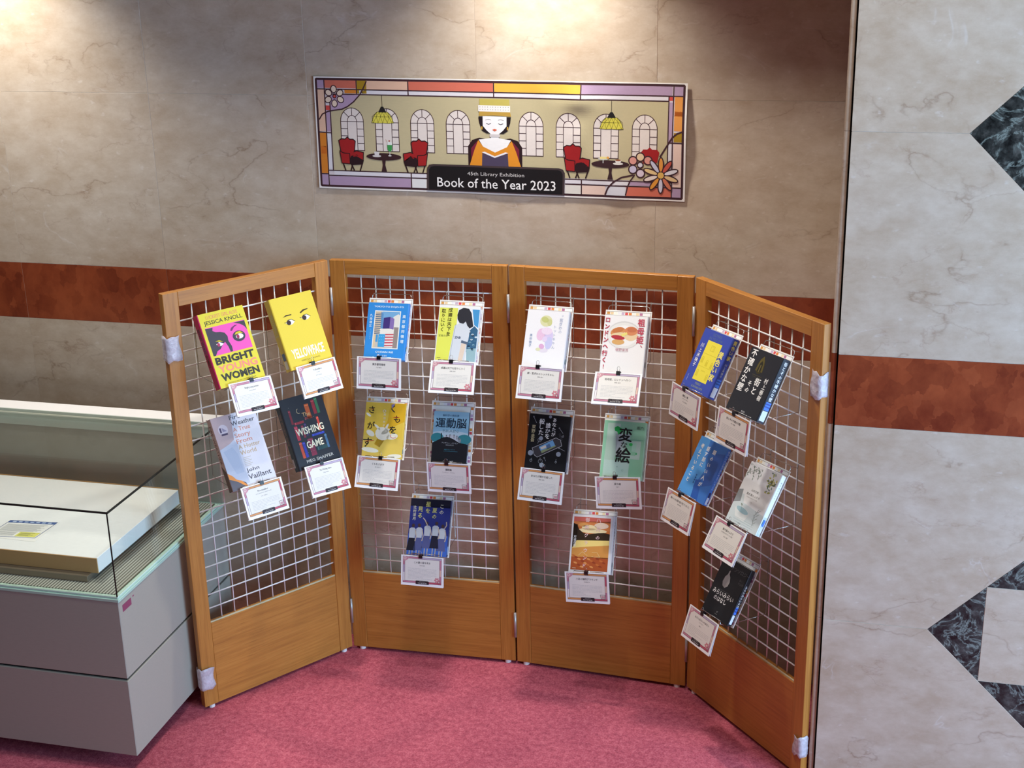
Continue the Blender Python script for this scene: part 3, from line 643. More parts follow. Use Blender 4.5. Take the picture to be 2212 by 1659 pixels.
def c_natsu(a, b, W, H):
    a.rect(0, 0, W, 26, (30, 30, 48), 1); a.poly([(0, 26), (W, 20), (W, 120), (0, 120)], (46, 54, 124), 1); a.rect(0, 120, W, H, (60, 92, 176), 1); a.rect(0, 160, W, H, (66, 104, 190), 2)
    ivory = (226, 222, 190); yw = (212, 206, 120)
    a.vtext('この', 110, 14, 16, ivory, 5, 0.012, 19); a.vtext('夏の', 86, 28, 17, yw, 5, 0.012, 21); a.vtext('星を', 62, 8, 18, yw, 5, 0.012, 22); a.vtext('見る', 36, 26, 18, yw, 5, 0.012, 22); a.vtext('辻村深月', 16, 24, 11, ivory, 5, 0.012, 13)
    sh = (196, 198, 204); fl_ = (196, 176, 160); hr = (74, 56, 58); sk = (88, 92, 140)
    for cx, top, dk, lean in ((14, 92, (36, 34, 46), 2), (38, 90, sk, -1), (66, 82, sk, -3), (94, 80, (40, 38, 56), 3), (118, 88, sk, 1)):
        a.disc(cx+lean, top, 5.5, 6.5, hr, 3, 12); a.poly([(cx-11, top+12), (cx-5, top+7), (cx+6, top+7), (cx+12, top+13), (cx+10, top+42), (cx-10, top+42)], sh, 4)
        a.poly([(cx-10, top+40), (cx+10, top+40), (cx+16, top+84), (cx-16, top+84)], dk, 3); a.line([(cx+10, top+14), (cx+15, top+36), (cx+12, top+52)], 3.4, fl_, 5)
        a.rect(cx-6, top+84, cx-3, H, fl_, 3); a.rect(cx+4, top+84, cx+7, H, fl_, 3)
    a.line([(66, 90), (56, 72), (48, 64)], 3.4, fl_, 5); a.line([(124, 98), (132, 84), (130, 72)], 3.2, fl_, 5)
    b.rect(0, 0, 22, H, (36, 44, 96), 1); b.vtext('この夏の星を見る', 11, 26, 8, (170, 172, 160), 2, 0, 12); b.rect(4, H-36, 18, H-8, (150, 186, 226), 2)
def c_totto(a, b, W, H):
    # pastel watercolour washes, no figure
    for cx, cy, rx, ry, c, r, l in ((64, 34, 20, 18, (226, 224, 176), 0, 1), (60, 30, 12, 9, (204, 206, 130), .3, 2), (76, 38, 8, 11, (212, 212, 150), 0, 2), (52, 78, 14, 20, (238, 200, 226), .2, 1), (78, 84, 14, 26, (220, 206, 240), 0, 1), (70, 66, 18, 12, (242, 222, 240), 0, 2), (80, 104, 12, 20, (206, 206, 240), .1, 2), (58, 116, 9, 8, (226, 176, 214), .4, 2), (64, 128, 16, 7, (232, 224, 236), 0, 1), (48, 126, 8, 5, (228, 228, 190), 0, 2), (66, 92, 8, 9, (232, 214, 242), 0, 3)):
        a.disc(cx, cy, rx, ry, c, l, 18, r)
    tx = (168, 176, 206)
    a.vtext('続', 116, 12, 5, tx, 4); a.vtext('窓ぎわの', 113, 22, 12, tx, 4, 0, 12.6); a.vtext('トットちゃん', 96, 46, 10.5, tx, 4, 0, 13); a.vtext('黒柳徹子', 20, 78, 9, (158, 174, 204), 4, 0.01, 11); a.line_text('56', 64, H-10, 5, (130, 150, 180), 3)
    b.disc(10, 158, 7, 9, (40, 120, 126), 1); b.vtext('続 窓ぎわのトットちゃん', 10, 12, 6, tx, 2, 0, 8)
def c_london(a, b, W, H):
    a.disc(66, 62, 54, 44, (222, 220, 218), 1, 28); a.disc(66, 63, 51, 41, (240, 238, 234), 2, 28); a.disc(66, 64, 42, 33, (250, 248, 246), 3, 28)
    a.disc(46, 52, 24, 14, (222, 152, 96), 4, 18, -.3); a.disc(46, 47, 19, 8, (206, 126, 74), 5, 16, -.3); a.disc(48, 62, 24, 8, (238, 214, 168), 5, 16, -.15); a.disc(48, 70, 22, 7, (186, 54, 66), 6, 16, .1); a.poly([(56, 60), (74, 52), (78, 58), (62, 68)], (242, 226, 130), 7)
    a.disc(50, 84, 20, 9, (226, 176, 110), 5, 16); a.disc(88, 62, 22, 17, (240, 212, 170), 4, 18); a.disc(88, 48, 21, 14, (222, 142, 96), 5, 18); a.disc(90, 44, 15, 8, (206, 118, 78), 6, 16)
    rd = (200, 76, 96)
    a.vtext('祖母姫、', 118, 8, 24, rd, 8, 0.03, 27, 0.9); a.vtext('ロンドンへ行く!', 11, 8, 17, rd, 8, 0.03, 21); a.line_text('椹野道流', 64, 108, 9, (206, 150, 160), 8, 0, 0.5); a.rect(46, 114, 82, 114.6, (210, 200, 200), 4)
    a.disc(60, H-12, 7, 5, (252, 250, 248), 4)
    b.disc(10, 150, 7, 10, (40, 110, 116), 1); b.vtext('祖母姫、ロンドンへ行く!', 10, 12, 7, (170, 150, 160), 2, 0, 9.4)
def c_anata(a, b, W, H):
    a.rect(0, 0, W, H, (22, 22, 28), 1); sv = (170, 172, 180)
    for x0, y0, x1, y1, r in ((14, 10, 26, 30, 2), (104, 40, 118, 56, 2), (42, 84, 36, 96, 6), (110, 104, 130, 112, 2), (52, 152, 50, 140, 7), (20, 152, 22, 144, 4), (64, 140, 70, 150, 2), (118, 66, 120, 60, 3), (104, 150, 104, 140, 3)):
        a.line([(x0, y0), (x1, y1)], 0.9, sv, 2); a.ring(x0, y0, r, r, 0.8, sv, 2, 10)
    for cx, cy, r in ((46, 78, 7), (16, 128, 9), (58, 164, 8), (110, 124, 8), (70, 6, 5)): a.disc(cx, cy, r, r, (150, 156, 170), 2, 12)
    a.poly([(20, 112), (96, 72), (112, 78), (118, 96), (40, 140), (30, 134)], (64, 60, 66), 3); a.line([(20, 112), (30, 134), (40, 140), (118, 96), (112, 78), (96, 72)], 1.3, (190, 190, 196), 4, True)
    a.poly([(42, 106), (86, 80), (98, 100), (54, 126)], (110, 160, 206), 5); a.poly([(50, 118), (98, 96), (98, 100), (54, 126)], (140, 150, 110), 6); a.poly([(66, 100), (76, 92), (84, 104), (70, 112)], (84, 110, 150), 6); a.poly([(46, 108), (64, 98), (68, 106), (52, 114)], (214, 206, 196), 6)
    a.vtext('あなたが', 86, 8, 14, WH, 7, 0.012, 15.5); a.vtext('誰かを', 66, 26, 17, WH, 7, 0.012, 17.5); a.vtext('殺した', 44, 14, 18, WH, 7, 0.012, 18); a.vtext('東野圭吾', 18, 36, 13, (206, 190, 150), 7, 0.012, 14.4)
    for k in range(3): a.ring(108+k*3, 60+k*8, 3, 3, .7, (90, 90, 100), 2, 10)
    b.rect(0, 0, 22, H, (36, 40, 56), 1); b.vtext('あなたが誰かを殺した', 11, 10, 8, (150, 156, 176), 2, 0, 9.6); b.rect(4, H-36, 18, H-6, (130, 136, 148), 2)
def c_henna(a, b, W, H):
    a.poly([(12, 8), (54, 8), (44, 110), (36, H), (8, H)], (186, 214, 196), 1); a.poly([(40, 40), (88, 40), (88, 116), (46, 116)], (196, 206, 206), 1); a.rect(64, 60, 124, 118, (190, 218, 202), 2); a.rect(76, 66, 110, 106, (150, 210, 172), 3); a.rect(96, 66, 110, 94, (176, 222, 196), 4)
    a.rect(10, 126, 92, 176, (196, 224, 212), 2); a.rect(70, 22, 130, 23, (130, 190, 158), 2); a.rect(60, 56, 130, 57, (120, 180, 150), 3)
    a.poly([(34, 22), (44, 16), (56, 22), (62, 28), (56, 40), (48, 44), (44, 34), (36, 32)], (44, 176, 84), 3); a.disc(92, 72, 6, 5, (60, 196, 96), 5, 10); a.disc(112, 100, 2.5, 4, (70, 180, 110), 5, 8)
    a.vtext('変', 72, 20, 44, K, 7, 0.02); a.vtext('な', 70, 64, 22, K, 7, 0.012); a.vtext('絵', 70, 84, 48, K, 7, 0.02); a.line_text('雨穴', 118, 18, 10, (60, 80, 70), 7)
    a.disc(54, 146, 1.4, 1.4, (90, 150, 130), 3, 6); a.ring(72, 156, 3, 3, .6, (110, 160, 140), 3, 8)
    b.vtext('変な絵', 9, 20, 9, (60, 100, 84), 2, 0, 12); b.disc(9, 160, 6, 9, (60, 120, 100), 2)
def c_sunset(a, b, W, H):
    a.rect(6, 8, W-12, H-8, (206, 118, 60), 1); a.rect(6, 8, W-12, 24, (206, 104, 92), 2); a.poly([(6, 24), (W-12, 18), (W-12, 50), (6, 40)], (214, 130, 74), 2)
    for cx, cy, rx, ry, c in ((60, 42, 26, 9, (244, 222, 170)), (100, 34, 24, 10, (240, 214, 190)), (70, 52, 50, 8, (246, 226, 176)), (40, 34, 18, 6, (226, 160, 90))): a.disc(cx, cy, rx, ry, c, 3, 16)
    a.poly([(6, 30), (18, 34), (26, 50), (40, 60), (60, 64), (90, 58), (110, 56), (W-12, 60), (W-12, 82), (6, 88)], (58, 42, 30), 4); a.rect(6, 34, 20, 112, (46, 32, 28), 4)
    a.poly([(20, 86), (W-12, 80), (W-12, 96), (60, 104), (6, 112)], (246, 218, 130), 5); a.poly([(6, 112), (60, 104), (W-12, 96), (W-12, 140), (6, 140)], (216, 150, 76), 5); a.poly([(6, 140), (W-12, 136), (W-12, H-8), (6, H-8)], (176, 84, 44), 5)
    for k in range(20): a.disc(14+(k*31) % 104, 136+(k*17) % 38, 7, 3, [(200, 110, 56), (150, 64, 38), (222, 146, 84)][k % 3], 6, 8, .3)
    a.line([(30, 134), (42, 122), (60, 134)], 1, (240, 210, 150), 7); a.line([(74, 122), (92, 122), (102, 136), (74, 136)], 1, (240, 210, 150), 7)
    pk = (240, 206, 206)
    a.vtext('八月の', 90, 10, 15, pk, 8, 0.012, 28); a.vtext('御所グラウンド', 52, 10, 14, pk, 8, 0.012, 25); a.vtext('万城目学', 14, 70, 9, WH, 8, 0.012, 9.6); a.rect(12, H-14, 24, H-12.6, (240, 220, 200), 7)
    b.vtext('八月の御所グラウンド', 11, 16, 8, (84, 66, 60), 2, 0.01, 10.6); b.disc(11, 158, 6, 9, (70, 110, 116), 2); b.rect(5, 166, 18, 182, (160, 170, 180), 2)
def lab(b, t, H):
    b.rect(3, H-62, t-2, H-38, (70, 120, 214), 3); b.rect(2, H-36, t-1, H-6, (214, 220, 230), 3); b.rect(5, H-58, t-4, H-54, (40, 70, 150), 4); b.rect(5, H-50, t-4, H-46, (40, 70, 150), 4)
def c_kiiroi(a, b, W, H):
    yl = (232, 216, 74); dk = (196, 178, 48)
    a.text('SISTERS', 46, 8, 88, 17, (96, 116, 150), 2); a.text('IN YELLOW', 36, 20, 98, 29, (96, 116, 150), 2)
    a.rect(36, 32, 104, 156, yl, 1)
    for y in (72, 112): a.rect(37, y, 103, y+.8, dk, 2)
    a.line([(62, 44), (78, 44), (78, 60), (62, 60)], 1, dk, 2, True); a.line([(66, 48), (74, 48), (74, 60)], .8, dk, 2)
    for cx, cy in ((46, 92), (70, 98), (94, 100), (46, 134), (94, 138)): a.line([(cx-4, cy+10), (cx-4, cy-6), (cx, cy-10), (cx+4, cy-6), (cx+4, cy+10)], 1.1, dk, 2); a.rect(cx-2.6, cy-4, cx+2.6, cy+10, (218, 200, 58), 2)
    a.line_text('yellow', 70, 124, 6, dk, 2)
    a.vtext('黄色い家', 116, 50, 22, (240, 226, 120), 4, 0.022, 23.6); a.vtext('川上未映子', 19, 46, 13.5, WH, 4, 0.012, 15.4); a.text('MIEKO', 58, 161, 84, 168, (150, 160, 130), 2); a.text('KAWAKAMI', 46, 172, 98, 179, (150, 160, 130), 2); a.vtext('中央公論新社', 14, 146, 3.4, (190, 200, 230), 3)
    b.vtext('黄色い家', 12, 6, 14, (222, 210, 96), 2, 0.02, 16); b.vtext('川上未映子', 12, 78, 8, (206, 206, 190), 2, 0, 9); lab(b, 25, H)
def c_machi(a, b, W, H):
    a.disc(66, 46, 15, 22, (62, 56, 32), 1, 16); a.poly([(50, 60), (56, 26), (66, 14), (74, 26), (82, 60)], (94, 84, 44), 2); a.poly([(58, 60), (60, 36), (66, 28), (72, 36), (74, 60)], (44, 42, 34), 3); a.rect(64, 40, 68, 62, (110, 98, 60), 4); a.rect(46, 72, 88, 73, (100, 92, 60), 2); a.rect(50, 77, 84, 78, (84, 78, 56), 2)
    a.vtext('不確かな壁', 21, 4, 24, WH, 4, 0.022, 25.6); a.vtext('その', 52, 92, 17, WH, 4, 0.02, 20); a.vtext('街と', 80, 78, 23, WH, 4, 0.022, 25.5); a.vtext('村上春樹', 112, 70, 15.5, WH, 4, 0.012, 17)
    a.line_text('新潮社', 74, H-10, 5, (200, 200, 204), 3)
    b.vtext('街とその不確かな壁', 14, 8, 12, WH, 2, 0.012, 13.2); lab(b, 28, H)
def c_blue(a, b, W, H):
    a.poly([(46, 0), (W, 0), (W, H), (84, H), (60, 150), (80, 90), (52, 40)], (60, 116, 196), 1); a.poly([(90, 30), (W, 20), (W, 120), (96, 140), (84, 80)], (54, 96, 176), 2); a.poly([(58, 128), (84, 122), (104, H), (70, H)], (44, 92, 178), 2); a.poly([(50, 0), (60, 30), (66, 60), (56, 60), (48, 20)], (72, 128, 206), 3)
    a.vtext('考えていること', 24, 20, 15, WH, 4, 0.02, 18.5); a.vtext('話す前に', 54, 20, 15, WH, 4, 0.02, 17.5); a.vtext('頭のいい人が', 86, 22, 15, WH, 4, 0.02, 21); a.vtext('安達裕哉', 54, 112, 6, (40, 66, 130), 4, 0.01, 8)
    b.vtext('頭のいい人が話す前に考えていること', 8, 6, 7, (190, 210, 240), 2, 0.01, 7.6); b.disc(8, 152, 7, 9, (24, 40, 90), 2); b.rect(2, 160, 14, 182, (190, 196, 210), 3)
def c_white(a, b, W, H):
    gr = (132, 144, 132); lf = (150, 160, 150)
    a.poly([(0, 104), (30, 96), (40, 120), (W, 130), (W, H), (0, H)], (216, 227, 230), 1); a.poly([(0, 90), (18, 84), (26, 120), (0, 130)], (150, 156, 160), 2)
    for x0, y0, x1, y1 in ((6, 6, 60, 24), (14, 30, 58, 10), (20, 10, 34, 44), (40, 8, 54, 36), (10, 20, 2, 44)):
        a.line([(x0, y0), ((x0+x1)/2, (y0+y1)/2-2), (x1, y1)], .7, gr, 3)
        for k in range(5): t = k/4; a.disc(x0+(x1-x0)*t+(k % 2)*3, y0+(y1-y0)*t+3, 4.2, 1.6, lf, 3, 8, .6+k)
    rq = random.Random(5)
    for k in range(40): a.disc(rq.gauss(110, 9), rq.gauss(36, 12), 4.6, 2.2, [(206, 200, 96), (150, 166, 150), (184, 186, 110), (120, 140, 130)][k % 4], 4, 8, k)
    a.disc(50, 146, 32, 14, (232, 238, 238), 4, 20, .12); a.disc(50, 142, 28, 8, (168, 202, 212), 5, 20, .12); a.poly([(20, 148), (80, 152), (74, 170), (32, 168)], (236, 240, 240), 3)
    a.line([(44, 142), (40, 130), (34, 126)], .8, gr, 6); a.disc(38, 126, 5, 2, lf, 6, 8, .5); a.line([(112, 170), (104, 140), (112, 118)], .8, (100, 106, 96), 6)
    for k in range(7): a.line([(110, 164-k*6), (120-(k % 2)*20, 156-k*6)], .7, (100, 106, 96), 6)
    a.line_text('山本文緒', 66, 76, 7, (150, 148, 146), 5); a.line_text('無人島のふたり', 66, 90, 7.5, (128, 126, 124), 5); a.line_text('120日以上生きなくちゃ日記', 66, 99, 3.4, (160, 158, 156), 5); a.ring(70, 112, 4, 3, .5, (180, 180, 180), 5, 10)
    for k in range(3): a.rect(30, 166+k*6, 120, 166.5+k*6, (190, 204, 210), 6)
    a.line_text('新潮社', 60, H-9, 3.6, (140, 140, 140), 6)
    b.rect(0, 130, 18, 188, (190, 208, 214), 1); b.disc(6, 146, 6, 9, (40, 120, 90), 2); b.rect(6, 138, 16, 158, (70, 120, 214), 3); b.rect(5, 162, 16, 182, (210, 216, 222), 3); b.vtext('無人島のふたり', 9, 20, 5, (150, 150, 150), 2, 0, 8)
def c_mirai(a, b, W, H):
    g = (170, 166, 162)
    a.poly([(46, 34), (50, 32), (52, 44), (60, 52), (66, 66), (64, 80), (54, 88), (42, 84), (36, 72), (38, 56), (45, 46)], g, 2)
    a.line_text('アンソロジー', 92, 22, 13, (110, 108, 108), 3, 0, 0.5, 2); a.line_text('暮らし', 112, 44, 7, (84, 82, 82), 3); a.line_text('作品集', 112, 54, 7, (84, 82, 82), 3); a.rect(30, 97, 86, 97.6, (110, 108, 108), 2)
    a.line_text('みらいみらい', 62, 108, 16, WH, 4, 0.02, 0.5, 2, 0.92); a.line_text('のはなし', 58, 126, 15, WH, 4, 0.02, 0.5, 2, 0.9)
    a.rect(60, H-12, 72, H-11, (130, 130, 130), 2); a.poly([(64, H-20), (72, H-22), (68, H-15)], (110, 110, 110), 2)
    b.vtext('みらいみらいのはなし', 9, 50, 9, WH, 2, 0.01, 9); lab(b, 18, H)

# ================================================================== caption cards
def card_art(title, sub, author, v):
    a = Art(); pk = (196, 128, 150); lil = (186, 170, 196); orr = (212, 148, 92); rd = (190, 84, 104); dk = (96, 62, 74)
    a.rect(7, 4, 141, 95, (222, 214, 214), 1)
    a.rect(7, 4, 70, 10, orr if v else pk, 2); a.rect(70, 4, 141, 10, lil if not v else orr, 2); a.rect(7, 89, 56, 95, orr if v else pk, 2); a.rect(92, 89, 141, 95, rd, 2)
    a.rect(7, 10, 13, 34, pk, 2); a.rect(7, 34, 13, 60, lil, 2); a.rect(7, 60, 13, 89, (232, 226, 228), 2); a.rect(135, 10, 141, 44, rd if v else pk, 2); a.rect(135, 44, 141, 66, (226, 186, 170), 2); a.rect(135, 66, 141, 89, pk, 2)
    a.rect(13.6, 10.6, 134.4, 88.4, (228, 223, 216), 3)
    for p in ([(7, 4), (141, 4), (141, 95), (7, 95)], [(13.3, 10.3), (134.7, 10.3), (134.7, 88.7), (13.3, 88.7)]): a.line(p, 0.9, dk, 4, True)
    a.poly([(7, 4), (30, 4), (24, 14), (12, 22), (7, 22)], (206, 150, 160), 4)
    for k in range(5): a.disc(13+4*math.cos(k*1.257), 10+4*math.sin(k*1.257), 2.4, 2.4, (224, 188, 190), 5, 8)
    if v:
        a.line([(118, 74), (120, 88), (132, 88), (134, 74)], 1.2, (110, 80, 84), 5, True); a.poly([(121, 78), (132, 78), (131, 86), (122, 86)], (196, 156, 160), 5)
        a.line([(112, 92), (140, 92)], 1.2, (176, 90, 100), 5)
    else:
        for k in range(6): a.disc(126+6*math.cos(k*1.05), 80+6*math.sin(k*1.05), 4, 3, (206, 132, 140), 5, 8, k*1.05)
        for k in range(8): a.line([(133, 87), (133+6*math.cos(k*.785), 87+6*math.sin(k*.785))], 1.4, (150, 84, 96), 6)
        a.disc(133, 87, 2, 2, (240, 230, 230), 7, 8)
    a.poly([(52, 98), (52, 88), (54, 86), (96, 86), (98, 88), (98, 98)], (44, 28, 34), 7)
    a.line_text('45th Library Exhibition', 75, 89.4, 2.4, (200, 194, 194), 8, 0, 0.5, 1, 0.8); a.line_text('Book of the Year 2023', 75, 94.2, 3.6, WH, 8, 0.01, 0.5, 1, 0.8)
    y = 23
    a.line_text(title, 74, y, 7, (66, 60, 62), 4, 0.012, 0.5, 1, 0.92 if len(title) < 14 else 0.72)
    if sub: y += 9; a.line_text(sub, 74, y, 4.4, (84, 78, 80), 4, 0, 0.5, 1, 0.85)
    y += 10; a.line_text(author, 74, y, 4, (104, 98, 98), 4)
    y += 11; rnd = random.Random(title)
    while y < 80:
        x = 24; end = 124 if y < 68 else rnd.uniform(60, 112)
        while x < end:
            L = rnd.uniform(5, 16); a.rect(x, y, min(x+L, end), y+1.0, (190, 186, 186), 4); x += L+rnd.uniform(0.8, 2)
        y += 4.4
    return a

# name, panel, u, v, tilt, roll, (w,h,t), spine side, cover colour, spine colour, design, phrase, card(u,v,tilt,roll), title, sub, author, variant
BK = [
 ('bright', 0, .163, 1.335, 26, 0.5, (162, 237, 32), -1, (222, 206, 66), (190, 34, 92), c_bright, 'pink and yellow book', 'yellow book with a pink picture of eyes in the upper left display', (.183, 1.170, 27.7, -2.3), 'Bright young women', '', 'Jessica Knoll', 0),
 ('yellow', 0, .416, 1.335, 25, 1.0, (160, 236, 34), -1, (224, 198, 70), (206, 176, 52), c_yellow, 'plain yellow book with eyes', 'plain yellow book with two drawn eyes and white block title', (.427, 1.172, 22.2, 0.8), 'Yellowface', 'a novel', 'R. F. Kuang', 1),
 ('fire', 0, .176, 0.989, 27, 0, (160, 240, 30), -1, (216, 212, 220), (182, 158, 156), c_fire, 'grey and white weather book', 'pale grey and dusty pink book with a flame at its corner', (.190, .824, 22.9, -0.6), 'Fire weather', 'a true story from a hotter world', 'John Vaillant', 1),
 ('wish', 0, .426, 0.989, 25, 0.4, (164, 240, 30), -1, (26, 24, 32), (30, 28, 36), c_wish, 'black book with coloured spines', 'black book whose cover shows red, orange and blue book spines', (.432, .825, 26.7, -2.2), 'The Wishing Game', '', 'Meg Shaffer', 0),
 ('tokyo', 1, .218, 1.333, 29, 0.2, (138, 188, 18), 1, (52, 140, 218), (40, 128, 206), c_tokyo, 'bright blue tower book', 'bright blue book with a framed picture of tower blocks', (.209, 1.171, 12.1, -0.3), '東京都同情塔', '', '九段 理江', 0),
 ('naruse', 1, .457, 1.335, 29, -0.5, (136, 186, 18), 1, (238, 238, 238), (220, 224, 228), c_naruse, 'yellow and white jersey book', 'book with lime yellow half cover and a figure in a pale jersey', (.457, 1.170, 29.7, 0.1), '成瀬は天下を取りにいく', '', '宮島 未奈', 0),
 ('kumo', 1, .189, .989, 28, 0.4, (138, 186, 16), 1, (226, 192, 74), (220, 184, 66), c_kumo, 'mustard yellow book', 'mustard yellow book with black brushed letters and white clouds', (.189, .823, 23.8, -1.7), 'くもをさがす', '', '西 加奈子', 1),
 ('brain', 1, .417, .987, 25, 0.4, (120, 172, 16), 1, (150, 196, 220), (34, 44, 62), c_brain, 'small blue and black book', 'small book with sky blue top and black hill below', (.423, .817, -0.7, 0.3), '運動脳', '', 'アンデシュ・ハンセン', 1),
 ('natsu', 1, .332, .644, 28, 0, (140, 190, 20), 1, (46, 54, 124), (36, 44, 96), c_natsu, 'dark blue school book', 'dark blue book with a row of students in white shirts', (.323, .473, 9.5, -0.5), 'この夏の星を見る', '', '辻村 深月', 0),
 ('totto', 2, .151, 1.334, 27, 0, (138, 188, 20), 1, (246, 244, 246), (226, 228, 236), c_totto, 'white pastel book', 'white book with soft pastel watercolour washes', (.154, 1.171, 23.9, 0), '続・窓ぎわのトットちゃん', '', '黒柳 徹子', 0),
 ('london', 2, .403, 1.335, 27, 0.8, (139, 188, 20), 1, (248, 246, 246), (226, 228, 234), c_london, 'white scone book', 'white book with a plate of scones and red writing', (.403, 1.172, 38, 1.4), '祖母姫、ロンドンへ行く!', '', '椹野 道流', 0),
 ('anata', 2, .152, .987, 25, 0, (138, 184, 22), 1, (24, 24, 30), (36, 40, 56), c_anata, 'black tray and keys book', 'black book with keys and a phone-like tray picture', (.151, .822, 21.9, -0.9), 'あなたが誰かを殺した', '', '東野 圭吾', 1),
 ('henna', 2, .402, .989, 25, 0.6, (138, 184, 18), 1, (150, 208, 172), (160, 206, 180), c_henna, 'mint green book', 'mint green book with large black brush title', (.398, .824, 7.0, 4.9), '変な絵', '', '雨穴', 1),
 ('sunset', 2, .295, .642, 28, 2.6, (142, 190, 22), 1, (232, 230, 232), (222, 220, 222), c_sunset, 'white framed sunset book', 'white-framed book with an orange sunset field photograph', (.298, .476, 6.4, 4.2), '八月の御所グラウンド', '', '万城目 学', 1),
 ('kiiroi', 3, .212, 1.338, 28, 0.5, (139, 190, 25), 1, (58, 76, 168), (50, 66, 152), c_kiiroi, 'royal blue book', 'royal blue book with a tall yellow house drawing', (.189, 1.167, 4, -3.2), '黄色い家', 'Sisters in Yellow', '川上 未映子', 0),
 ('machi', 3, .443, 1.338, 28, 0.8, (142, 191, 28), 1, (40, 42, 50), (34, 36, 46), c_machi, 'black book with bold white title', 'black book with bold white vertical title and tiny gold emblem', (.427, 1.166, 6.5, -1.2), '街とその不確かな壁', '', '村上 春樹', 1),
 ('blue', 3, .196, .992, 29, 0.3, (136, 186, 16), 1, (84, 156, 226), (60, 110, 190), c_blue, 'sky blue book', 'sky blue book with white vertical writing and darker wave shape', (.181, .822, 15.5, 0.2), '頭のいい人が話す前に考えていること', '', '安達 裕哉', 1),
 ('white', 3, .450, .993, 30, 1.6, (140, 189, 18), 1, (242, 243, 244), (232, 235, 238), c_white, 'white botanical book', 'white book with watercolour leaves and a pale bowl', (.437, .825, 27.9, -0.9), '無人島のふたり', '120日以上生きなくちゃ日記', '山本 文緒', 0),
 ('mirai', 3, .335, .648, 29, 1.5, (130, 182, 18), 1, (30, 28, 30), (34, 32, 36), c_mirai, 'plain black book', 'plain black book with small grey shape and white rounded title', (.313, .475, 18.4, -0.8), 'みらいみらいのはなし', 'アンソロジー', '暮らし', 0),
]
def Rx(d): return Matrix.Rotation(math.radians(d), 4, 'X')
def Ry(d): return Matrix.Rotation(math.radians(d), 4, 'Y')
CW = 0.0012
m_sheet = MB().box(-0.074, 0.074, 0.0, 0.0007, -0.2085, 0).mesh('sheet', M_WHITE)
m_leaf1 = MB().box(-0.074, 0.074, 0.0, 0.0006, -0.105, 0).mesh('front_leaf', plain((246, 245, 246), 0.6))
m_clipb = MB()
for pts in ([(-0.0022, 0.0035), (-0.0034, 0.0035), (-0.0018, -0.0075), (-0.0010, -0.0075)], [(0.0095, 0.0035), (0.0107, 0.0035), (0.0085, -0.0075), (0.0077, -0.0075)], [(-0.0034, 0.0035), (0.0107, 0.0035), (0.0107, 0.0047), (-0.0034, 0.0047)]):
    vs = [(x, y, z) for x in (-0.0065, 0.0065) for y, z in pts]; m_clipb.add(vs, [(3, 2, 1, 0), (4, 5, 6, 7), (0, 1, 5, 4), (1, 2, 6, 5), (2, 3, 7, 6), (3, 0, 4, 7)])
m_clipb = m_clipb.mesh('clip_body', M_BLACK)
m_cliph = MB().tube([(-0.003, -0.0036, 0.004), (-0.0045, -0.005, 0.013), (-0.0025, -0.0058, 0.018), (0.0025, -0.0058, 0.018), (0.0045, -0.005, 0.013), (0.003, -0.0036, 0.004)], 0.0006, 5).mesh('wire_handle', M_CHROME)
m_frame = MB().tube([(-0.066, 0.0024, -0.209), (0.066, 0.0024, -0.209)] + [(0.058+0.008*math.sin(a), 0.0024, 0.008+0.008*(1-math.cos(a)) - 0.0+0.0) for a in ()] + [(0.066, 0.0024, 0.008), (0.0635, 0.0024, 0.0135), (0.058, 0.0024, 0.016), (-0.058, 0.0024, 0.016), (-0.0635, 0.0024, 0.0135), (-0.066, 0.0024, 0.008)], CW, 6, True).mesh('back_frame', M_CHROME)
def ledge_mesh(LD):
    return MB().tube([(-0.05, 0.0024, -0.2116), (-0.05, -LD, -0.2116), (-0.05, -LD, -0.2035), (0.05, -LD, -0.2035), (0.05, -LD, -0.2116), (0.05, 0.0024, -0.2116)], CW, 6).mesh('ledge', M_CHROME)
m_ledges = {True: ledge_mesh(0.0385), False: ledge_mesh(0.034)}
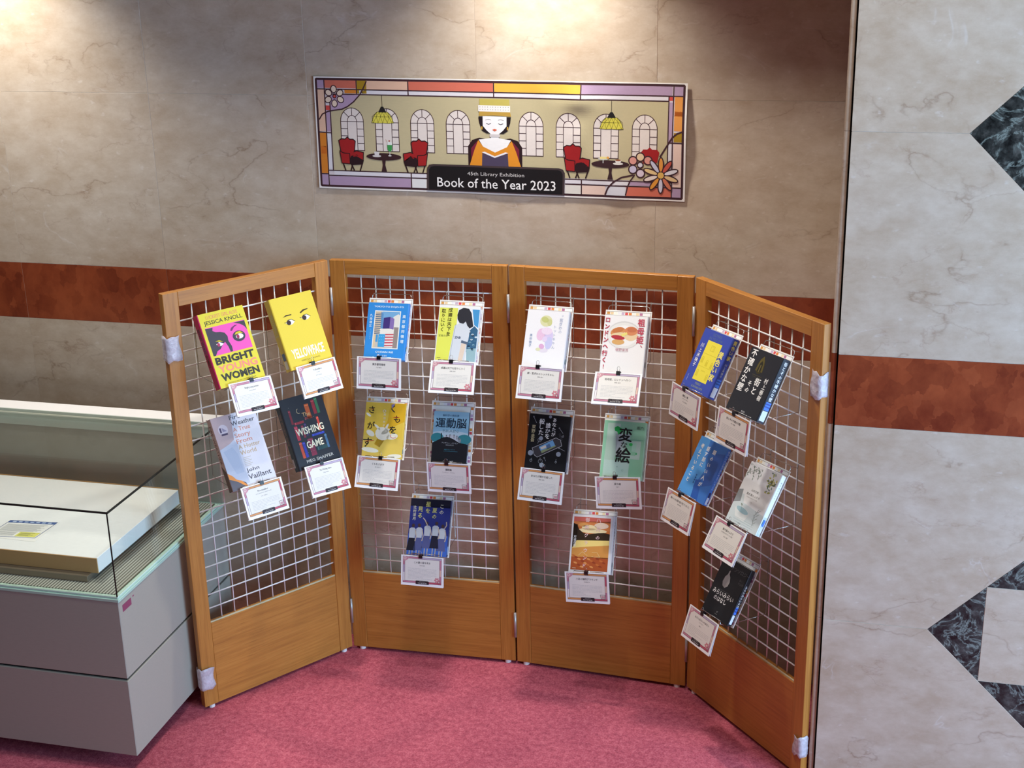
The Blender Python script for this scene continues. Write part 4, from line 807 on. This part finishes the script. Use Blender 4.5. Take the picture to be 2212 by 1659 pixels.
for (nm, pi, u, v, tilt, roll, (bw, bh, bt), side, ccol, scol, fn, ph, blabel, (cu, cv, ctilt, croll), title, sub, author, var) in BK:
    P = PM[pi]
    Hm = P @ T((u, -0.030, v-PZ)) @ Rx(-tilt) @ Ry(-roll)
    # ---- wire holder
    ho = thing('book_holder', 'chrome wire book holder hooked on the mesh behind the '+ph, 'book holder', Hm, 'wire book holders on the screen')
    link('back_frame', m_frame, ho); link('ledge', m_ledges[pi == 0], ho)
    Hi = Hm.inverted() @ P
    kz = BZ+CELLZ*round((v+0.016-PZ-BZ)/CELLZ)
    for s_ in (-1, 1):
        hx = u+s_*0.062
        bot = Hm.inverted() @ P
        end = Vector((s_*0.062, 0.0040, -0.196))
        pts = [Hi @ Vector(p) for p in ((hx, 0.0170, kz-0.006), (hx, 0.0172, kz+0.0020), (hx, 0.0115, kz+0.0042), (hx, 0.0066, kz+0.0015), (hx, 0.0066, kz-0.185), (hx, 0.004, kz-0.1875))] + [end]
        MB().tube(pts, CW*0.9, 5).build('hook_wire', M_CHROME, ho)
        MB().tube([Hi @ Vector((hx, 0.0060, kz-0.010)), Vector((s_*0.062, 0.0030, 0.0145))], CW*0.8, 5).build('stay', M_CHROME, ho)
    # ---- backing sheet with coloured squares
    if pi > 0:
        bs = thing('backing_sheet', 'white sheet edged with coloured squares propped behind the '+ph, 'sheet', Hm, 'backing sheets behind the books')
        link('sheet', m_sheet, bs)
        a = Art(0.00006); sq(a, 148, 208); a.build('printed_squares', lambda x, y, l: Vector((x/1000-0.074, -0.00004-l, -y/1000)), bs, rough=0.6)
    # ---- the book
    W_, H_, t_ = bw/1000, bh/1000, bt/1000
    Bm = Hm @ T((0.0, -0.0006, -0.2076))
    bo = thing('book', blabel, 'book', Bm, 'books on the screen')
    r = min(0.004, t_*0.25); c = 0.0018; X = lambda x: x*side
    prof = [(-W_/2, 0), (W_/2-r, 0), (W_/2-r*0.3, -r*0.3), (W_/2, -r), (W_/2, -t_+r), (W_/2-r*0.3, -t_+r*0.3), (W_/2-r, -t_), (-W_/2, -t_), (-W_/2, -t_+c), (W_/2-c, -t_+c), (W_/2-c, -c), (-W_/2, -c)]
    prof = [(X(x), y) for x, y in prof]
    if side < 0: prof = prof[::-1]
    # cover: spine faces take the spine colour
    mb = MB().prismz(prof, 0, H_); me = mb.mesh('cover', plain(ccol, 0.35)); me.materials.append(plain(scol, 0.35))
    for pl in me.polygons:
        cx = sum(me.vertices[k].co.x for k in pl.vertices)/len(pl.vertices)
        if X(cx) > W_/2-r*0.9 and abs(pl.normal.z) < 0.5: pl.material_index = 1
    cov = link('cover', me, bo)
    MB().box(*sorted((X(-W_/2+0.0025), X(W_/2-c-0.0001))), -t_+c+0.0001, -c-0.0001, 0.0015, H_-0.0015).build('pages', plain((226, 218, 200), 0.8), bo)
    a = Art(); b = Art(); fn(a, b, bw, bh)
    a.build('cover_print', lambda x, y, l: Vector((x/1000-W_/2, -t_-0.00005-l, H_-y/1000)), bo, rough=0.35)
    if b.v:
        if side > 0: sf = lambda x, y, l: Vector((W_/2+0.00005+l, -t_+min(max(x/1000, r), t_-r), H_-y/1000))
        else: sf = lambda x, y, l: Vector((-W_/2-0.00005-l, -min(max(x/1000, r), t_-r), H_-y/1000))
        b.build('spine_print', sf, bo, rough=0.35)
    # ---- caption card and its clip
    LD = 0.0385 if pi == 0 else 0.034
    nc = 0.030+0.2035*math.sin(math.radians(tilt))+LD*math.cos(math.radians(tilt))+0.0050
    Cm = P @ T((cu, -nc, cv+(nc-0.157)*0.35-PZ)) @ Rx(-ctilt) @ Ry(-croll)
    ca = thing('caption_card', 'white caption card with rose border clipped below the '+ph, 'card', Cm, 'caption cards below the books')
    link('front_leaf', m_leaf1, ca); link('back_leaf', m_leaf1, ca, T((0, 0.0008, 0)) @ Rx(3.0 if ctilt > 5 else 1.0))
    card_art(title, sub, author, var).build('printed_caption', lambda x, y, l: Vector((x/1000-0.074, -0.00004-l, -y/1000)), ca, rough=0.6)
    off = random.Random(nm).uniform(-0.012, 0.010)
    cl = thing('binder_clip', 'black binder clip holding the caption card of the '+ph, 'clip', Cm @ T((off, 0, 0)), 'binder clips on the caption cards')
    link('clip_body', m_clipb, cl); link('wire_handle', m_cliph, cl)

# ================================================================== poster on the wall
PO = Matrix.Translation((-1.749, -0.0030, 2.027)) @ Ry(0.5)
poster = thing('poster', 'long stained-glass style exhibition poster with seated reader above the screen', 'poster', PO)
def wave(x, y):
    """how far the loose paper stands off the wall (x, y in mm)"""
    X, Y = x/1200, y/354
    d = 0.0014+0.0008*math.sin(X*9+1.0)*Y
    d += 0.0125*math.exp(-((x-868)/54)**2-((y-58)/(46 if y < 58 else 36))**2)
    d += 0.0026*math.exp(-((x-780-0.75*(y-60))/48)**2)
    d += 0.0030*math.exp(-((x-960+0.8*(y-60))/52)**2)*math.exp(-((y-120)/120)**2)
    d += 0.013*max(0, (x-1010)/190)**2*math.exp(-((y-150)/120)**2)
    d += 0.0020*math.exp(-((x-640)/80)**2)*Y
    return d
def pf(x, y, l): return Vector((x/1000, -wave(x, y)-l, -y/1000))
CUT = [((k*60+7.3, 0, 0), (1, 0, 0)) for k in range(12)] + [((720+k*15, 0, 0), (1, 0, 0)) for k in range(32)] + [((0, k*17+5.7, 0), (0, 1, 0)) for k in range(21)] + [((0, k*6.1+3.2, 0), (0, 1, 0)) for k in range(23)]
a = Art(); a.rect(-5, -4, 1206, 359, (240, 236, 232), 0); a.build('paper', pf, poster, cuts=CUT, kind=None, rough=0.42)
LN = (66, 40, 46); a = Art(0.00018)
BG = (190, 178, 142)
a.poly([(0, 4), (4, 0), (1196, 0), (1200, 4), (1200, 350), (1196, 354), (4, 354), (0, 350)], LN, 1)
a.rect(7, 7, 1193, 347, (216, 206, 210), 2); a.rect(50, 52, 1150, 298, BG, 3)
SAL = (208, 112, 92); PCH = (226, 186, 160); LIL = (176, 150, 178); YEL = (226, 178, 70); PW_ = (222, 218, 224); ORG = (214, 130, 48); OLV = (166, 132, 36); PIK = (232, 204, 190)
for x0, y0, x1, y1, c in ((7, 7, 29, 32, LIL), (33, 7, 139, 32, SAL), (143, 7, 175, 48, OLV), (175, 7, 313, 34, PCH), (317, 7, 595, 34, SAL), (599, 7, 875, 34, YEL), (879, 7, 1160, 34, LIL), (1166, 7, 1193, 34, LIL),
        (100, 36, 139, 48, ORG), (150, 38, 313, 49, PW_), (317, 38, 595, 49, PW_), (599, 38, 875, 49, PW_), (879, 38, 1148, 49, PW_), (1151, 38, 1162, 49, (206, 74, 70)),
        (7, 36, 29, 172, PCH), (33, 104, 46, 172, LIL), (33, 88, 46, 103, (206, 74, 70)), (7, 177, 29, 309, ORG), (33, 180, 46, 295, PW_), (7, 313, 29, 347, LIL), (9, 220, 28, 245, (206, 110, 40)),
        (50, 301, 314, 313, PW_), (34, 318, 314, 347, LIL), (318, 301, 372, 313, PW_), (318, 318, 372, 347, (228, 226, 226)),
        (826, 303, 877, 314, PW_), (826, 319, 877, 347, (224, 220, 212)), (881, 303, 978, 314, PW_), (881, 319, 956, 347, PIK), (960, 319, 1018, 347, (214, 214, 222)), (1022, 319, 1162, 347, SAL), (984, 303, 1028, 314, (220, 216, 220)), (1032, 303, 1150, 314, LIL), (1166, 319, 1193, 347, LIL),
        (1152, 54, 1163, 175, LIL), (1168, 37, 1193, 140, (222, 150, 76)), (1168, 80, 1193, 96, (206, 118, 48)), (1152, 180, 1163, 298, PW_), (1168, 180, 1193, 315, PIK), (1168, 146, 1193, 174, OLV)):
    a.rect(x0, y0, x1, y1, c, 4)
for p, wd in (([(7, 35.5), (1193, 35.5)], 3.4), ([(48, 51), (1150, 51)], 3.4), ([(31, 7), (31, 347)], 3.4), ([(48, 50), (48, 299)], 3.4), ([(7, 174.5), (48, 176)], 3.4), ([(7, 311), (31, 311)], 3.4), ([(31, 299), (372, 299)], 3.4), ([(31, 315.5), (372, 315.5)], 3.4), ([(316, 299), (316, 347)], 3.4), ([(315, 7), (315, 51)], 3.4), ([(597, 7), (597, 51)], 3.4), ([(877, 7), (877, 51)], 3.4), ([(1164, 7), (1164, 347)], 3.4), ([(1150, 36), (1150, 300)], 3.4), ([(141, 7), (141, 51)], 3.0), ([(826, 301), (1164, 301)], 3.4), ([(826, 317), (1193, 317)], 3.4), ([(879, 301), (879, 347)], 3.4), ([(1150, 177), (1193, 177)], 3.4)):
    a.line(p, wd, LN, 5)
# corner sweep, top left
a.poly([(50, 52), (152, 52), (130, 74), (108, 90), (88, 99), (50, 104)], LIL, 5)
a.line([(176, 8), (166, 28), (153, 50), (130, 74), (108, 90), (88, 99), (60, 103), (40, 107), (20, 116), (8, 134)], 4, LN, 6)
def flower(cx, cy, pts, rx, ry, cols, core, rc, lay, rim=3.0):
    for i, (x, y) in enumerate(pts):
        an = math.atan2(y-cy, x-cx); a.disc(x, y, rx+rim, ry+rim, LN, lay, 18, an); a.disc(x, y, rx, ry, cols[i % len(cols)], lay+1, 18, an)
    a.disc(cx, cy, rc+rim, rc+rim, LN, lay, 14); a.disc(cx, cy, rc, rc, core, lay+1, 14)
flower(65, 58, [(63, 35), (45, 47), (84, 47), (43, 69), (85, 68), (64, 81)], 10, 8, [(228, 206, 186)], (206, 80, 76), 4, 7)
# arched windows
WG = (222, 212, 206)
def window(cx):
    y0, y1, yb, hw = 94, 138, 231, 39
    arc = [(cx-hw*math.cos(t*math.pi/16), y1-(y1-y0)*math.sin(t*math.pi/16)) for t in range(17)]
    out = arc+[(cx+hw, yb), (cx-hw, yb)]; a.poly(out, WG, 5); a.line(out, 2.2, LN, 6, True)
    a.line([(cx-hw, y1), (cx+hw, y1)], 2, LN, 6)
    inn = [(cx-16*math.cos(t*math.pi/10), y1-20*math.sin(t*math.pi/10)) for t in range(11)]; a.line(inn, 2, LN, 6)
    for s_ in (-1, 1):
        a.line([(cx+s_*16, y1), (cx+s_*16, yb)], 2, LN, 6)
        for k in range(1, 4): a.line([(cx+s_*16, y1+k*23.2), (cx+s_*hw, y1+k*23.2)], 2, LN, 6)
        a.line([(cx+s_*11, y1-15), (cx+s_*28, y1-31)], 2, LN, 6)
    a.line([(cx, y0), (cx, y1-20)], 2, LN, 6)
for cx in (121, 240, 359, 478, 717, 837, 956, 1077): window(cx)
# shaded pendant lamps
def pend(cx):
    a.line([(cx, 52), (cx, 92)], 1.2, K, 7); a.poly([(cx-4, 88), (cx+4, 88), (cx+14, 106), (cx-14, 106)], K, 8)
    body = [(cx-18, 105), (cx+18, 105), (cx+30, 120), (cx+37, 139), (cx+18, 141), (cx, 140), (cx-18, 141), (cx-37, 139), (cx-30, 120)]
    a.poly(body, (214, 204, 84), 7); a.line(body, 1.2, (90, 84, 30), 8, True); a.line([(cx-30, 120), (cx+30, 120)], 1, (90, 84, 30), 8)
    for k in range(-2, 3): a.line([(cx+k*9, 105), (cx+k*14-7, 120), (cx+k*16, 140)], .9, (90, 84, 30), 8); a.line([(cx+k*9, 105), (cx+k*14+7, 120), (cx+k*16, 140)], .9, (90, 84, 30), 8)
pend(226); pend(973)
# armchairs and tables
CR = (160, 36, 38); CD = (44, 26, 30)
def chair(ox, fl=1):
    X = lambda p: [(ox+fl*x, y) for x, y in p]
    a.poly(X([(0, 200), (10, 194), (22, 195), (30, 188), (38, 195), (50, 195), (57, 201), (52, 240), (48, 262), (10, 262)]), CR, 7); a.line(X([(0, 200), (10, 194), (22, 195), (30, 188), (38, 195), (50, 195), (57, 201), (52, 240), (48, 262), (10, 262)]), 3, CD, 8, True)
    a.poly(X([(40, 250), (60, 244), (84, 262), (80, 276), (40, 280), (34, 266)]), CD, 9)
    a.poly(X([(50, 238), (60, 232), (84, 237), (82, 262), (60, 250), (48, 252)]), CR, 9); a.line(X([(50, 236), (60, 232), (84, 237), (82, 262)]), 2.6, CD, 10)
    a.poly(X([(2, 234), (14, 240), (36, 242), (36, 276), (8, 274)]), CR, 10); a.line(X([(2, 234), (14, 240), (36, 242), (36, 276), (8, 274)]), 2.6, CD, 11, True)
    for x0, x1 in ((12, 20), (46, 38), (40, 50), (78, 70)): a.line(X([(x0, 274), (x1, 297)]), 4, CD, 9)
chair(72); chair(376, -1); chair(822); 
a.poly([(1066, 210), (1074, 200), (1086, 200), (1094, 193), (1102, 200), (1118, 200), (1124, 208), (1118, 240), (1074, 244)], CR, 7)
for tx in (225, 971):
    a.disc(tx, 249, 60, 12, (58, 36, 40), 9, 24); a.poly([(tx-6, 260), (tx+6, 260), (tx+4, 276), (tx+9, 297), (tx-9, 297), (tx-4, 276)], (58, 36, 40), 9)
a.disc(201, 247, 15, 4, (206, 202, 200), 10, 14); a.poly([(192, 233), (211, 233), (208, 246), (195, 246)], (214, 210, 210), 11)
a.poly([(238, 208), (255, 208), (254, 226), (248, 232), (245, 232), (239, 226)], (64, 150, 80), 10); a.poly([(240, 200), (253, 200), (255, 210), (238, 210)], (226, 230, 226), 11); a.line([(246, 232), (246, 244)], 2, (220, 220, 220), 10); a.disc(246, 245, 6, 2, (220, 220, 220), 10, 10); a.disc(246, 197, 2.4, 2.4, (180, 60, 60), 11, 8); a.line([(238, 200), (234, 192)], 1, (180, 140, 120), 10)
a.disc(995, 247, 16, 4, (224, 220, 214), 10, 14); a.poly([(985, 235), (1006, 235), (1002, 246), (989, 246)], (226, 220, 214), 11); a.disc(995, 236, 9, 2.4, (150, 80, 50), 12, 12)
a.disc(948, 233, 17, 3, (216, 220, 216), 10, 14); a.rect(938, 226, 958, 233, (232, 214, 140), 11); a.disc(963, 229, 4, 4, (226, 160, 70), 11, 8); a.line([(948, 234), (948, 246)], 2.2, (216, 220, 216), 10)
# seated reader
a.poly([(510, 268), (510, 206), (524, 186), (548, 178), (598, 186), (650, 178), (674, 186), (688, 206), (688, 268)], CD, 7); a.poly([(520, 268), (520, 212), (540, 190), (598, 196), (658, 190), (678, 212), (678, 268)], (118, 34, 56), 8)
a.poly([(546, 112), (652, 112), (650, 130), (640, 156), (628, 164), (572, 164), (558, 156), (548, 130)], (36, 28, 32), 8)
a.poly([(560, 110), (638, 110), (638, 140), (626, 154), (612, 166), (612, 184), (586, 184), (586, 166), (572, 154), (560, 140)], (240, 238, 238), 9)
a.poly([(550, 56), (648, 56), (648, 76), (550, 76)], (190, 176, 92), 9); a.poly([(546, 76), (650, 76), (650, 96), (546, 95)], (236, 232, 228), 10); a.poly([(549, 95), (650, 96), (653, 110), (598, 107), (548, 110)], (186, 150, 70), 10)
for k in range(24): a.disc(552+(k % 12)*8.4, 81+(k//12)*8, 1.1, 1.1, K, 11, 6)
for s_ in (-1, 1):
    a.line([(599+s_*28, 132), (599+s_*20, 135), (599+s_*12, 132)], 1.6, (70, 60, 64), 11); a.line([(599+s_*30, 122), (599+s_*20, 119), (599+s_*12, 121)], 1, (150, 140, 140), 11)
    a.rect(599+s_*42-2, 142, 599+s_*42+2, 152, (206, 160, 60), 11)
a.poly([(591, 152), (599, 149), (607, 152), (599, 157)], (214, 100, 70), 11)
a.poly([(546, 184), (586, 178), (599, 184), (612, 178), (652, 184), (636, 210), (599, 226), (562, 210)], (240, 238, 238), 10); a.rect(582, 166, 616, 175, (206, 200, 200), 11)
a.poly([(544, 186), (560, 206), (599, 224), (638, 206), (654, 186), (668, 220), (684, 268), (514, 268), (530, 220)], (220, 142, 44), 11)
a.poly([(557, 226), (598, 240), (641, 226), (643, 269), (555, 269)], (76, 66, 90), 12); a.poly([(555, 224), (565, 222), (598, 236), (633, 222), (643, 224), (598, 241)], (236, 232, 234), 13)
# lower right flowers and sweeps
a.line([(955, 346), (964, 324), (980, 306), (1006, 290), (1044, 281)], 5, LN, 6); a.line([(1020, 346), (1026, 318), (1034, 300), (1048, 280)], 4, LN, 6); a.line([(1194, 142), (1178, 148), (1164, 160), (1143, 194), (1126, 222)], 5, LN, 6)
flower(1065, 249, [(1065, 224), (1042, 236), (1089, 234), (1042, 263), (1066, 275)], 11, 11, [(222, 196, 160), (214, 150, 140), (216, 150, 138), (196, 190, 214), (216, 200, 214)], (206, 204, 214), 7, 8, 4)
fb = []
for k in range(10):
    an = -math.pi/2+k*2*math.pi/10; fb.append((1130+33*math.cos(an), 279+33*math.sin(an)))
flower(1130, 279, fb, 21, 6, [(222, 150, 70), (196, 90, 76), (222, 220, 226), (222, 190, 140), (206, 120, 90), (206, 204, 220), (222, 150, 60), (228, 214, 206), (226, 196, 140), (196, 196, 216)], (222, 178, 96), 10, 12, 4)
# title plate
a.poly([(369, 353), (371, 280), (378, 270), (392, 267), (806, 267), (820, 271), (826, 282), (824, 354)], (66, 54, 56), 14); a.poly([(376, 350), (377, 286), (384, 276), (396, 273), (804, 273), (814, 277), (819, 286), (818, 350)], (26, 24, 26), 15)
a.text('45th Library Exhibition', 506, 288, 694, 303, (206, 202, 200), 16, 0.0); a.text('Book of the Year 2023', 404, 309, 796, 340, (240, 238, 236), 16, 0.006)
a.build('printed_picture', pf, poster, cuts=CUT, rough=0.42)
